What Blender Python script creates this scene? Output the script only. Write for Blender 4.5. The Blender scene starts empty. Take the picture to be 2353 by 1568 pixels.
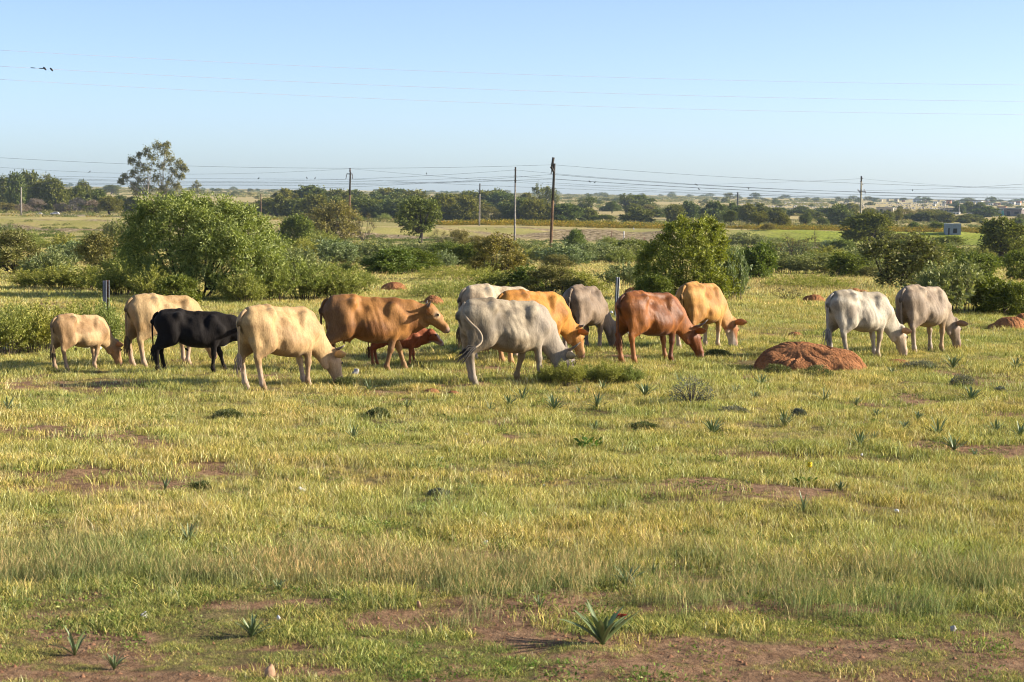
import bpy, math, random
import numpy as np
from mathutils import Vector, Matrix

USE_HAZE = True
# ------------------------------------------------------------------ scene, camera, light
scn = bpy.context.scene
COL = scn.collection
R = math.radians
SUN_EL, SUN_OFF = R(21.5), R(-2.0)          # low sun from the right
SUN_DIR = Vector((math.cos(SUN_EL) * math.cos(SUN_OFF), -math.cos(SUN_EL) * math.sin(SUN_OFF), math.sin(SUN_EL)))

cam_data = bpy.data.cameras.new("camera")
cam = bpy.data.objects.new("camera", cam_data)
COL.objects.link(cam)
scn.camera = cam
cam_data.sensor_width = 36.0
cam_data.lens = 70.0
cam_data.clip_start = 0.5
cam_data.clip_end = 60000.0
CAM_H = 3.0
PITCH, ROLL = 4.237, 0.86
cam.matrix_world = Matrix.Translation((0, 0, CAM_H)) @ Matrix.Rotation(R(90.0 - PITCH), 4, 'X') @ Matrix.Rotation(R(ROLL), 4, 'Z')
cam_data.dof.use_dof = True
cam_data.dof.focus_distance = 38.0
cam_data.dof.aperture_fstop = 6.5

world = bpy.data.worlds.new("World")
scn.world = world
world.use_nodes = True
nt = world.node_tree
for n in list(nt.nodes):
    nt.nodes.remove(n)
sky = nt.nodes.new("ShaderNodeTexSky")
sky.sky_type = 'NISHITA'
sky.sun_disc = False
sky.sun_elevation = SUN_EL
sky.sun_rotation = math.atan2(SUN_DIR.x, SUN_DIR.y)
sky.altitude = 600.0
sky.air_density = 0.5
sky.dust_density = 1.4
sky.ozone_density = 1.2
bg = nt.nodes.new("ShaderNodeBackground")
bg.inputs["Strength"].default_value = 0.12
wo = nt.nodes.new("ShaderNodeOutputWorld")
nt.links.new(sky.outputs[0], bg.inputs[0])
nt.links.new(bg.outputs[0], wo.inputs[0])

sun_data = bpy.data.lights.new("sun", 'SUN')
sun_data.energy = 5.0
sun_data.angle = R(0.5)
sun_data.color = (1.0, 0.90, 0.74)
sun = bpy.data.objects.new("sun", sun_data)
sun.rotation_euler = (-SUN_DIR).to_track_quat('-Z', 'Y').to_euler()
COL.objects.link(sun)

scn.view_settings.view_transform = 'Standard'
scn.view_settings.look = 'None'
scn.view_settings.gamma = 1.0
scn.view_settings.exposure = 0.98
scn.view_settings.use_curve_mapping = False
scn.cycles.pixel_filter_type = 'BLACKMAN_HARRIS'
scn.cycles.filter_width = 1.05
scn.cycles.max_bounces = 5
scn.cycles.diffuse_bounces = 1
scn.cycles.glossy_bounces = 2
scn.cycles.transmission_bounces = 3
scn.cycles.transparent_max_bounces = 6
scn.cycles.volume_bounces = 0

# ------------------------------------------------------------------ numeric helpers
def vnoise(x, y, seed=0):
    x = np.asarray(x, float); y = np.asarray(y, float)
    xi = np.floor(x).astype(np.int64); yi = np.floor(y).astype(np.int64)
    fx = x - xi; fy = y - yi
    fx = fx * fx * (3 - 2 * fx); fy = fy * fy * (3 - 2 * fy)
    def h(a, b):
        n = (a * 374761393 + b * 668265263 + seed * 1274126177) & 0xffffffff
        n = ((n ^ (n >> 13)) * 1274126177) & 0xffffffff
        n = (n ^ (n >> 16)) & 0xffffffff
        return n / 4294967295.0
    a = h(xi, yi); b = h(xi + 1, yi); c = h(xi, yi + 1); d = h(xi + 1, yi + 1)
    return (a * (1 - fx) + b * fx) * (1 - fy) + (c * (1 - fx) + d * fx) * fy

def fbm(x, y, seed=0, octv=4):
    s = 0; a = 1; t = 0
    for i in range(octv):
        s = s + a * vnoise(np.asarray(x) * 2 ** i, np.asarray(y) * 2 ** i, seed + i * 17); t += a; a *= 0.5
    return s / t

def sstep(a, b, x):
    t = np.clip((np.asarray(x, float) - a) / (b - a), 0, 1)
    return t * t * (3 - 2 * t)

# ------------------------------------------------------------------ terrain height
_py = np.array([-400, 0, 55, 80, 140, 240, 400, 520, 800, 1600, 3000, 4500, 6000, 8000, 20000.])
_pz = np.array([0, 0, 0, -.5, -2.3, -4.8, -7.1, -7.6, -7.8, -5.5, -2.0, 1.5, 2.6, 0.0, -60.])
_ly = np.linspace(math.log(20), math.log(20000), 1200)
_lz = np.interp(np.exp(_ly), _py, _pz)
_k = np.exp(-np.linspace(-2.2, 2.2, 31) ** 2); _k /= _k.sum()
_lzs = np.convolve(np.pad(_lz, 15, mode='edge'), _k, 'valid')
def base_z(y):
    y = np.asarray(y, float)
    return np.where(y > 21, np.interp(np.log(np.maximum(y, 20.5)), _ly, _lzs), 0.0)

def bank_line(x):
    return 470 + 10 * np.sin(np.asarray(x) * 0.021) + 6 * np.sin(np.asarray(x) * 0.067 + 1)
def gz(x, y):
    x = np.asarray(x, float); y = np.asarray(y, float)
    z = base_z(y)
    near = sstep(140, 60, y)
    z = z + (fbm(x * 0.35, y * 0.35, 3, 3) - 0.5) * 0.16 * near
    z = z + (fbm(x * 2.1, y * 2.1, 9, 2) - 0.5) * 0.05 * sstep(60, 30, y)
    mid = sstep(60, 150, y) * sstep(2500, 900, y)
    z = z + (fbm(x * 0.03, y * 0.03, 5, 3) - 0.5) * 1.1 * mid
    z = z + (fbm(x * 0.0022, y * 0.0022, 6, 3) - 0.5) * 7 * sstep(900, 3500, y)
    b = bank_line(x)
    up = sstep(b - 26, b + 20, y) * sstep(b + 175, b + 120, y)
    rel = fbm(x * 0.05, y * 0.11, 21, 5)
    z = z + up * 1.9 + (rel - 0.5) * 3.0 * sstep(b - 40, b, y) * sstep(b + 40, b + 10, y)
    # a shallow dark hollow in front of the herd and small steps near the fence line
    z = z - 0.10 * np.exp(-((x - 3.2) / 1.9) ** 2 - ((y - 23.0) / 0.35) ** 2)
    return z
def gz1(x, y):
    return float(gz(x, y))

# ------------------------------------------------------------------ picture units (2353 wide) -> points on the ground
FPX = 2353 * 70.0 / 36.0
_cm = cam.matrix_world.to_3x3()
_R3 = np.array(_cm)
_o = np.array([0, 0, CAM_H])
def ray(px, py):
    d = _R3 @ np.array([(px - 1176.5) / FPX, -(py - 784.0) / FPX, -1.0])
    return d / d[1]
def hit(px, py, ymin=6.0, ymax=7000.0):
    d = ray(px, py)
    ys = np.exp(np.linspace(math.log(ymin), math.log(ymax), 4000))
    P = _o[None] + d[None] * ys[:, None]
    below = P[:, 2] < gz(P[:, 0], P[:, 1])
    i = int(np.argmax(below)) if below.any() else len(ys) - 1
    y = ys[i]
    x = float(d[0] * y)
    return x, float(y), gz1(x, y)
def at_depth(px, py, y):
    d = ray(px, py)
    return (float(d[0] * y), float(y), float(CAM_H + d[2] * y))
def ppm(y):
    return FPX / y
def project(x, y, z):
    v = _R3.T @ np.stack([x, y, z - CAM_H])
    return 1176.5 + FPX * v[0] / -v[2], 784.0 - FPX * v[1] / -v[2]

# ------------------------------------------------------------------ objects
def tag(o, label=None, cat=None, group=None, kind=None):
    if label: o['label'] = label
    if cat: o['category'] = cat
    if group: o['group'] = group
    if kind: o['kind'] = kind
    return o
def empty(name, loc, rz=0.0, sc=1.0):
    o = bpy.data.objects.new(name, None)
    o.empty_display_size = 0.2
    COL.objects.link(o)
    o.location = loc
    o.rotation_euler = (0, 0, rz)
    o.scale = (sc, sc, sc) if not isinstance(sc, (tuple, list)) else sc
    return o
def link(name, me, mat=None, parent=None):
    o = bpy.data.objects.new(name, me)
    COL.objects.link(o)
    if mat is not None and not me.materials:
        for m in (mat if isinstance(mat, (list, tuple)) else [mat]):
            me.materials.append(m)
    if parent is not None:
        o.parent = parent
    return o
def mesh_np(name, V, F, smooth=False, attrs=None, midx=None):
    """V n x 3, F m x k (k = 3 or 4) or a list of such arrays."""
    Fs = F if isinstance(F, list) else [F]
    Fs = [np.asarray(f, np.int32) for f in Fs if len(f)]
    me = bpy.data.meshes.new(name)
    V = np.asarray(V, np.float32)
    me.vertices.add(len(V)); me.vertices.foreach_set("co", V.ravel())
    nl = sum(f.size for f in Fs); nf = sum(len(f) for f in Fs)
    me.loops.add(nl); me.loops.foreach_set("vertex_index", np.concatenate([f.ravel() for f in Fs]))
    tot = np.concatenate([np.full(len(f), f.shape[1], np.int32) for f in Fs])
    st = np.concatenate([[0], np.cumsum(tot)[:-1]]).astype(np.int32)
    me.polygons.add(nf)
    me.polygons.foreach_set("loop_start", st)
    if smooth:
        me.polygons.foreach_set("use_smooth", np.ones(nf, bool))
    if midx is not None:
        me.polygons.foreach_set("material_index", np.asarray(midx, np.int32))
    me.update(calc_edges=True)
    for k, a in (attrs or {}).items():
        a = np.asarray(a, np.float32)
        if a.ndim == 1:
            at = me.attributes.new(k, 'FLOAT', 'POINT'); at.data.foreach_set("value", a)
        else:
            if a.shape[1] == 3:
                a = np.concatenate([a, np.ones((len(a), 1), np.float32)], 1)
            at = me.attributes.new(k, 'FLOAT_COLOR', 'POINT'); at.data.foreach_set("color", a.ravel())
    return me
class MB:
    """collects simple solids into one mesh"""
    def __init__(s):
        s.v = []; s.f = []; s.n = 0
    def add(s, V, F):
        V = np.asarray(V, float)
        s.v.append(V); s.f += [tuple(int(i) + s.n for i in f) for f in F]; s.n += len(V)
        return s
    def box(s, c, d, rot=None):
        h = np.array(d) / 2.0
        V = np.array([[x, y, z] for x in (-1, 1) for y in (-1, 1) for z in (-1, 1)]) * h
        if rot is not None:
            V = V @ np.array(rot.to_3x3()).T
        return s.add(V + np.array(c), [(0, 1, 3, 2), (4, 6, 7, 5), (0, 4, 5, 1), (2, 3, 7, 6), (0, 2, 6, 4), (1, 5, 7, 3)])
    def tube(s, pts, rad, sides=8, cap=True):
        V, F = tube_np(pts, rad, sides, cap)
        return s.add(V, F)
    def mesh(s, name, smooth=False):
        me = bpy.data.meshes.new(name)
        me.from_pydata(np.concatenate(s.v).tolist(), [], s.f)
        if smooth:
            me.polygons.foreach_set("use_smooth", np.ones(len(s.f), bool))
        me.update()
        return me
def tube_np(pts, rad, sides=8, cap=True):
    P = np.asarray(pts, float); n = len(P)
    rad = np.broadcast_to(np.asarray(rad, float), (n,)) if np.ndim(rad) == 0 else np.asarray(rad, float)
    T = np.gradient(P, axis=0); T /= np.linalg.norm(T, axis=1)[:, None] + 1e-9
    ref = np.array([0, 0, 1.0]) if abs(T[0][2]) < 0.9 else np.array([1.0, 0, 0])
    V = []
    u = np.cross(T[0], ref); u /= np.linalg.norm(u)
    for i in range(n):
        u = u - T[i] * (u @ T[i]); u /= np.linalg.norm(u) + 1e-9
        w = np.cross(T[i], u)
        for k in range(sides):
            a = 2 * math.pi * k / sides
            V.append(P[i] + rad[i] * (math.cos(a) * u + math.sin(a) * w))
    F = []
    for i in range(n - 1):
        for k in range(sides):
            a = i * sides + k; b = i * sides + (k + 1) % sides
            F.append((a, b, b + sides, a + sides))
    if cap:
        F.append(tuple(range(sides))[::-1]); F.append(tuple((n - 1) * sides + k for k in range(sides)))
    return np.array(V), F

# ------------------------------------------------------------------ materials
MATS = {}
class NT:
    def __init__(s, name):
        s.m = bpy.data.materials.new(name); s.m.use_nodes = True
        s.t = s.m.node_tree
        for n in list(s.t.nodes):
            s.t.nodes.remove(n)
        s.out = s.n("ShaderNodeOutputMaterial")
    def n(s, typ, **kw):
        nd = s.t.nodes.new(typ)
        for k, v in kw.items():
            setattr(nd, k, v)
        return nd
    def l(s, a, b):
        s.t.links.new(a, b)
    def noise(s, vec, scale, detail=4.0, rough=0.55):
        nd = s.n("ShaderNodeTexNoise"); nd.inputs["Scale"].default_value = scale
        nd.inputs["Detail"].default_value = detail; nd.inputs["Roughness"].default_value = rough
        if vec is not None: s.l(vec, nd.inputs["Vector"])
        return nd.outputs["Fac"]
    def ramp(s, fac, stops):
        nd = s.n("ShaderNodeValToRGB")
        e = nd.color_ramp.elements
        while len(e) > 1: e.remove(e[-1])
        e[0].position = stops[0][0]; e[0].color = (*stops[0][1], 1)
        for p, c in stops[1:]:
            x = e.new(p); x.color = (*c, 1)
        s.l(fac, nd.inputs[0]); return nd.outputs[0]
    def mix(s, fac, a, b, mode='MIX'):
        nd = s.n("ShaderNodeMix", data_type='RGBA', blend_type=mode)
        for v, i in ((fac, 0), (a, 6), (b, 7)):
            if isinstance(v, (int, float)): nd.inputs[i].default_value = v
            elif isinstance(v, tuple): nd.inputs[i].default_value = (*v, 1)
            else: s.l(v, nd.inputs[i])
        return nd.outputs[2]
    def math(s, op, a, b=None, c=None):
        nd = s.n("ShaderNodeMath", operation=op)
        for i, v in enumerate((a, b, c)):
            if v is None: continue
            if isinstance(v, (int, float)): nd.inputs[i].default_value = v
            else: s.l(v, nd.inputs[i])
        return nd.outputs[0]
    def attr(s, name, typ='GEOMETRY'):
        nd = s.n("ShaderNodeAttribute", attribute_name=name, attribute_type=typ); return nd
    def bump(s, h, strength=0.4, dist=0.02):
        nd = s.n("ShaderNodeBump"); nd.inputs["Strength"].default_value = strength; nd.inputs["Distance"].default_value = dist
        s.l(h, nd.inputs["Height"]); return nd.outputs[0]
    def principled(s, col, rough=0.8, normal=None, metal=0.0, spec=0.3):
        b = s.n("ShaderNodeBsdfPrincipled")
        if isinstance(col, tuple): b.inputs["Base Color"].default_value = (*col, 1)
        else: s.l(col, b.inputs["Base Color"])
        b.inputs["Roughness"].default_value = rough; b.inputs["Metallic"].default_value = metal
        b.inputs["Specular IOR Level"].default_value = spec
        if normal is not None: s.l(normal, b.inputs["Normal"])
        s.l(b.outputs[0], s.out.inputs[0]); return b

def simple_mat(name, c, c2=None, scale=6.0, rough=0.8, metal=0.0, bump=0.3, dist=0.01, spec=0.3):
    if name in MATS: return MATS[name]
    t = NT(name)
    tc = t.n("ShaderNodeTexCoord").outputs["Object"]
    f = t.noise(tc, scale, 5.0, 0.6)
    c2 = c2 or tuple(x * 0.65 for x in c)
    col = t.ramp(f, [(0.32, c2), (0.68, c)])
    t.principled(col, rough, t.bump(t.noise(tc, scale * 4), bump, dist), metal, spec)
    MATS[name] = t.m
    return t.m

def foliage_mat(name, dark, light, trans=0.35, hue_var=0.25, tipcol=None, per='RANDOM', gloss=0.015):
    """leaf colour: own shade per leaf (tint) and per plant (object random)"""
    if name in MATS: return MATS[name]
    t = NT(name)
    tint = t.attr("tint").outputs["Fac"]
    rnd = t.n("ShaderNodeObjectInfo").outputs["Random"]
    col = t.mix(tint, dark, light)
    warm = t.mix(rnd, (1 - hue_var * .5, 1 - hue_var * .1, 1 + hue_var * .4), (1 + hue_var, 1 + hue_var * .35, 1 - hue_var * .6))
    col = t.mix(1.0, col, warm, 'MULTIPLY')
    d = t.n("ShaderNodeBsdfDiffuse"); t.l(col, d.inputs[0])
    tr = t.n("ShaderNodeBsdfTranslucent")
    tcol = t.mix(1.0, col, (1.15, 1.25, 0.55), 'MULTIPLY'); t.l(tcol, tr.inputs[0])
    mx = t.n("ShaderNodeMixShader"); mx.inputs[0].default_value = trans
    t.l(d.outputs[0], mx.inputs[1]); t.l(tr.outputs[0], mx.inputs[2])
    g = t.n("ShaderNodeBsdfGlossy"); g.inputs["Roughness"].default_value = 0.6; g.inputs[0].default_value = (0.9, 0.95, 1, 1)
    m2 = t.n("ShaderNodeMixShader"); m2.inputs[0].default_value = gloss
    t.l(mx.outputs[0], m2.inputs[1]); t.l(g.outputs[0], m2.inputs[2])
    t.l(m2.outputs[0], t.out.inputs[0])
    MATS[name] = t.m
    return t.m
# ------------------------------------------------------------------ ground
def color_zones(x, y):
    """dry, green, soil and rubble shares of the ground cover, by place"""
    n1 = fbm(x * 0.05, y * 0.05, 31, 4); n2 = fbm(x * 0.5, y * 0.5, 33, 3); n3 = fbm(x * 0.012, y * 0.008, 35, 3)
    b = bank_line(x)
    soil = 0.18 + 0.75 * sstep(0.56, 0.70, n2) * sstep(70, 20, y)
    n4 = fbm(x * 1.5, y * 3.2, 37, 3)
    soil = np.maximum(soil, sstep(.44, .56, n4 + .20 * (sstep(14.6, 11.4, y - 0.35 * np.clip(x, -3, 3.2)) - .5)) * sstep(16.5, 14.6, y - .3 * np.clip(x, -3, 3)) * .97)
    soil = np.maximum(soil, 0.9 * np.exp(-((x + 2.1) / 1.3) ** 2 - ((y - 21.0) / 1.6) ** 2) * sstep(0.35, 0.6, n2))
    soil = np.maximum(soil, 0.95 * np.exp(-((x - 3.2) / 1.6) ** 2 - ((y - 23.2) / 0.4) ** 2))
    rub = 0.95 * sstep(b - 46, b - 20, y) * sstep(b + 34, b + 14, y) * sstep(70, 20, x) * sstep(0.40, 0.55, fbm(x * 0.035, y * 0.12, 41, 4))
    green = sstep(b - 40, b - 12, y) * sstep(b + 60, b + 30, y) * sstep(25, 75, x) * (0.75 + 0.5 * (n1 - .5))
    green = np.maximum(green, 0.55 * sstep(0.5, 0.75, n1) * sstep(900, 500, y))
    green = np.maximum(green, 0.6 * np.exp(-((x - 3.4) / 2.2) ** 2 - ((y - 23.0) / 0.9) ** 2))
    dry = 0.35 + 0.55 * sstep(0.42, 0.62, n1) * sstep(60, 140, y)
    dry = np.maximum(dry, sstep(600, 1100, y) * (0.75 + 0.6 * (n3 - 0.5)))
    dry = np.maximum(dry, 0.8 * sstep(b + 150, b + 210, y) * sstep(b + 420, b + 300, y))
    return np.clip(dry, 0, 1), np.clip(green, 0, 1), np.clip(soil, 0, 1), np.clip(rub, 0, 1)

def make_ground():
    ys = np.concatenate([np.linspace(-300, 6, 26), np.exp(np.linspace(math.log(6.5), math.log(70), 300)),
                         np.exp(np.linspace(math.log(70.6), math.log(700), 260)), np.exp(np.linspace(math.log(705), math.log(20000), 150))])
    u = np.linspace(-1, 1, 341)
    g = np.sign(u) * (0.42 * np.abs(u) + 0.58 * np.abs(u) ** 3.2)
    hw = np.where(ys < 6, 60 + 1.2 * np.abs(ys - 6), 60 + 1.15 * (ys - 6) * 0.62)
    X = g[None] * hw[:, None]; Y = np.repeat(ys[:, None], len(u), 1)
    Z = gz(X, Y)
    n, m = X.shape
    idx = np.arange(n * m).reshape(n, m)
    F = np.stack([idx[:-1, :-1], idx[:-1, 1:], idx[1:, 1:], idx[1:, :-1]], -1).reshape(-1, 4)
    V = np.stack([X, Y, Z], -1).reshape(-1, 3)
    dry, green, soil, rub = color_zones(X.ravel(), Y.ravel())
    me = mesh_np("ground", V, F, True, {"dry": dry, "green": green, "soil": soil, "rubble": rub})
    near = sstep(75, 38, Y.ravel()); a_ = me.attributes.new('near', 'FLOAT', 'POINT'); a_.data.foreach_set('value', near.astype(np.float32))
    t = NT("ground")
    pos = t.n("ShaderNodeNewGeometry").outputs["Position"]
    fine = t.noise(pos, 9.0, 6, 0.65); mid = t.noise(pos, 1.3, 5, 0.6); big = t.noise(pos, 0.11, 5, 0.6)
    far = t.noise(pos, 0.02, 6, 0.65)
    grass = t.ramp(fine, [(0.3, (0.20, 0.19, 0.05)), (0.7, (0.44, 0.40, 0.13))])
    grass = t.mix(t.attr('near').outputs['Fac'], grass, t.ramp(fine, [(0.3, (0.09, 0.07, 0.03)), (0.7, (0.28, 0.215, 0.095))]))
    dryc = t.ramp(mid, [(0.3, (0.36, 0.29, 0.11)), (0.7, (0.56, 0.45, 0.22))])
    grn = t.ramp(mid, [(0.36, (0.15, 0.20, 0.02)), (0.64, (0.40, 0.43, 0.06))])
    soilc = t.ramp(fine, [(0.3, (0.17, 0.09, 0.05)), (0.7, (0.46, 0.29, 0.175))])
    rubc = t.ramp(t.noise(pos, 0.9, 6, 0.75), [(0.38, (0.10, 0.07, 0.045)), (0.5, (0.26, 0.20, 0.10)), (0.64, (0.52, 0.42, 0.30))])
    def fade(a, amt=0.5):
        nz = t.math('MULTIPLY_ADD', mid, amt, -amt / 2)
        nb = t.math('MULTIPLY_ADD', big, amt * 1.4, -amt * .7)
        r = t.math('ADD', t.math('ADD', a, nz), nb)
        s_ = t.math('MULTIPLY_ADD', r, 2.2, -0.6)
        cl = t.n("ShaderNodeClamp"); t.l(s_, cl.inputs[0]); return cl.outputs[0]
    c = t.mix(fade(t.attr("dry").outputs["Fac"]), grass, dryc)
    c = t.mix(fade(t.attr("green").outputs["Fac"]), c, grn)
    c = t.mix(fade(t.attr("soil").outputs["Fac"], 0.9), c, soilc)
    c = t.mix(fade(t.attr("rubble").outputs["Fac"], 0.6), c, rubc)
    c = t.mix(0.35, c, t.ramp(far, [(0.3, (0.6, 0.62, 0.5)), (0.7, (1.35, 1.25, 1.1))]), 'MULTIPLY')
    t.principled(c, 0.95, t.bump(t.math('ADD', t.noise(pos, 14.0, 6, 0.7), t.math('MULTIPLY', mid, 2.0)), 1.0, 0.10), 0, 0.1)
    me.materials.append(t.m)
    o = link("ground", me)
    tag(o, "rough veld ground of dry and green grass over red soil, sloping away to the horizon", kind="structure")
    return o
ground = make_ground()

def make_road():
    xs = np.linspace(-420, 420, 120)
    V = []; 
    for x in xs:
        for dy in (-4.2, 4.2):
            y = 742 + 0.012 * x + 3 * math.sin(x * 0.011) + dy
            V.append((x, y, max(gz1(x, y), gz1(x, 742)) + 0.10))
    n = len(xs)
    F = [(2 * i, 2 * i + 2, 2 * i + 3, 2 * i + 1) for i in range(n - 1)]
    me = mesh_np("road", V, np.array(F))
    o = link("road", me, simple_mat("road_surface", (0.42, 0.36, 0.30), (0.30, 0.25, 0.20), 0.4, 0.95))
    tag(o, "pale dusty road crossing the plain beyond the earth bank", kind="structure")
make_road()

# ------------------------------------------------------------------ haze
def make_haze():
    me = MB().box((0, 3300, 0), (9000, 7600, 90)).mesh("haze")
    t = NT("haze_air")
    v = t.n("ShaderNodeVolumePrincipled")
    v.inputs["Color"].default_value = (0.66, 0.84, 1.0, 1)
    v.inputs["Density"].default_value = 0.00006
    v.inputs["Anisotropy"].default_value = 0.2
    t.l(v.outputs[0], t.out.inputs[1])
    o = link("haze", me, t.m)
    tag(o, "thin pale blue haze over the plain", kind="stuff")
if USE_HAZE:
    make_haze()

# ------------------------------------------------------------------ plants
def unit(v):
    return v / (np.linalg.norm(v, axis=-1, keepdims=True) + 1e-9)
def leaf_quads(C, D, L, W, rng):
    n = len(C)
    r = unit(rng.normal(size=(n, 3)))
    S = unit(np.cross(D, r))
    L = np.broadcast_to(L, (n,))[:, None]; W = np.broadcast_to(W, (n,))[:, None]
    V = np.stack([C, C + D * L * .45 + S * W * .5, C + D * L, C + D * L * .45 - S * W * .5], 1).reshape(-1, 3)
    F = np.arange(n * 4, dtype=np.int32).reshape(n, 4)
    return V, F
def bez(a, b, c, n):
    t = np.linspace(0, 1, n)[:, None]
    return (1 - t) ** 2 * a + 2 * t * (1 - t) * b + t * t * c

def crown_tree(seed, W=1.0, H=1.0, D=None, lobes=14, lobe_r=0.2, twigs=26, per=9, ll=.05, lw=.02, cb=.3, trunk_h=.2, trunk_r=.035,
               shape='dome', droop=0.0, out=0.5, n_trunk=1, thorn=0.0, fill=1.0, lift=.15, pts=None):
    """trunk and limbs to lobes of twigs; leaves sit along the twigs. returns (wood mesh, leaf mesh)"""
    rng = np.random.default_rng(seed)
    D = D or W * .9
    wood = MB()
    cents = []
    if pts is not None:
        cents = [np.array(p[:3], float) for p in pts]; rads = [p[3] for p in pts]
    else:
        tries = 0
        while len(cents) < lobes and tries < 4000:
            tries += 1
            z = rng.uniform(cb, 1)
            if shape == 'dome': rr = math.sqrt(max(0, 1 - ((z - cb * .9) / (1.02 - cb * .9)) ** 2)) * (0.55 + .45 * sstep(cb, cb + .25, z))
            elif shape == 'umbrella': rr = (0.35 + 0.65 * sstep(cb, .8, z)) * math.sqrt(max(0, 1 - (max(0, z - .7) / .32) ** 2))
            elif shape == 'ball': rr = math.sqrt(max(0, 1 - ((z - (cb + 1) / 2) / ((1 - cb) / 2 + .02)) ** 2))
            elif shape == 'tall': rr = math.sqrt(max(0, 1 - ((z - .55) / .5) ** 2))
            else: rr = 1.0
            a = rng.uniform(0, 2 * math.pi); q = math.sqrt(rng.uniform(0.08, 1))
            p = np.array([math.cos(a) * q * rr * (W / 2 - lobe_r * .55 * W), math.sin(a) * q * rr * (D / 2 - lobe_r * .55 * W), z * H - lobe_r * .5 * H * (z > .75)])
            if any(np.linalg.norm((p - c) / [W, D, H]) < lobe_r * .55 for c in cents): continue
            cents.append(p)
        rads = [lobe_r * W * rng.uniform(.75, 1.2) for _ in cents]
    base = np.array([0, 0, -0.02 * H]); fork = np.array([rng.normal(0, .02) * W, rng.normal(0, .02) * W, trunk_h * H])
    trunks = []
    for k in range(n_trunk):
        a = 2 * math.pi * k / max(1, n_trunk) + rng.uniform(0, 1)
        o = np.array([math.cos(a), math.sin(a), 0]) * (0.03 * W * (n_trunk > 1))
        f = fork + np.array([math.cos(a), math.sin(a), 0]) * (.12 * W * (n_trunk > 1))
        wood.tube(bez(base + o, (base + f) / 2 + o + rng.normal(0, .015, 3) * W, f, 5), np.linspace(trunk_r * 1.3, trunk_r * .8, 5) * H / (1 + .5 * (n_trunk > 1)), 7)
        trunks.append(f)
    Cs, Ds = [], []
    for c, r in zip(cents, rads):
        f = trunks[int(np.argmin([np.linalg.norm(c - t_) for t_ in trunks]))]
        midp = f * .45 + c * .55 + np.array([0, 0, -lift * H * .5]) + rng.normal(0, .03, 3) * W
        wood.tube(bez(f, midp, c, 5), np.linspace(trunk_r * .55, trunk_r * .16, 5) * H, 5, False)
        nt_ = int(twigs * fill)
        d = rng.normal(size=(nt_, 3)) + np.array([0, 0, .25]); d = unit(d)
        outd = unit((c - np.array([0, 0, cb * H * .8])) + 1e-6)
        d = unit(d + outd * out)
        s = c + d * r * rng.uniform(0, .35, (nt_, 1))
        e = s + d * r * rng.uniform(.55, 1.1, (nt_, 1))
        for k in range(nt_ if thorn > 0 else min(4, nt_)):
            wood.tube(np.stack([c, s[k] * .5 + e[k] * .5 + rng.normal(0, .04, 3) * r, e[k]]), np.array([trunk_r * .15, trunk_r * .09, trunk_r * .03]) * H, 3, False)
        tt = rng.uniform(.15, 1.05, (nt_, per, 1))
        P = s[:, None] + (e - s)[:, None] * tt + rng.normal(0, .11, (nt_, per, 3)) * r
        dd = unit(d[:, None] * .8 + rng.normal(0, .75, (nt_, per, 3)) + np.array([0, 0, -droop]))
        keep = rng.uniform(size=(nt_, per)) > thorn
        Cs.append(P[keep]); Ds.append(dd[keep])
    C = np.concatenate(Cs); Dv = np.concatenate(Ds)
    V, F = leaf_quads(C, Dv, ll * H * rng.uniform(.6, 1.3, len(C)), lw * H * rng.uniform(.7, 1.3, len(C)), rng)
    tint = np.repeat(rng.beta(1.6, 1.6, len(C)), 4)
    return wood.mesh("limbs", True), mesh_np("leaves", V, F, False, {"tint": tint})

def spray_shrub(seed, W=1.0, H=1.0, stems=60, per=60, ll=.05, lw=.018, lean=.55, side=5, base_r=.35, curl=.15):
    """many leafy shoots rising from the ground, each a feathery spray"""
    rng = np.random.default_rng(seed)
    wood = MB(); Cs, Ds = [], []
    for i in range(stems):
        a = rng.uniform(0, 2 * math.pi); q = math.sqrt(rng.uniform(0, 1))
        b = np.array([math.cos(a) * q * base_r * W * .5 * 1.2, math.sin(a) * q * base_r * W * .5, 0])
        hh = H * (1 - .5 * q ** 2.2) * rng.uniform(.62, 1.06)
        tip = np.array([math.cos(a) * q * W * .5 * rng.uniform(.8, 1.05), math.sin(a) * q * W * .45, hh])
        tip[:2] += rng.normal(0, .05, 2) * W
        m = (b + tip) / 2 + np.array([math.cos(a), math.sin(a), 0]) * curl * W * -.3 + np.array([0, 0, .1 * H])
        pts = bez(b, m, tip, 6)
        if i % 2 == 0:
            wood.tube(pts[::2] if len(pts) > 4 else pts, np.linspace(.008, .003, 3) * H, 3, False)
        nseg = side
        for k in range(nseg):
            t = rng.uniform(.25, .95); p0 = bez(b, m, tip, 21)[int(t * 20)]
            dirn = unit(tip - b + rng.normal(0, .5, 3) * H)
            ln = H * rng.uniform(.10, .26)
            n = per // nseg
            tt = rng.uniform(0, 1, (n, 1))
            P = p0 + dirn * ln * tt + rng.normal(0, .012, (n, 3)) * H
            Cs.append(P); Ds.append(unit(dirn + rng.normal(0, .6, (n, 3))))
        n = per // 3
        tt = rng.uniform(.2, 1, n); P = bez(b, m, tip, 41)[(tt * 40).astype(int)] + rng.normal(0, .012, (n, 3)) * H
        Cs.append(P); Ds.append(unit(unit(tip - b) + rng.normal(0, .6, (n, 3))))
    C = np.concatenate(Cs); Dv = np.concatenate(Ds); C[:, 2] = np.maximum(C[:, 2], 0)
    V, F = leaf_quads(C, Dv, ll * H * rng.uniform(.6, 1.3, len(C)), lw * H * rng.uniform(.7, 1.3, len(C)), rng)
    return wood.mesh("stems", True), mesh_np("leaves", V, F, False, {"tint": np.repeat(rng.beta(1.6, 1.6, len(C)), 4)})

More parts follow.
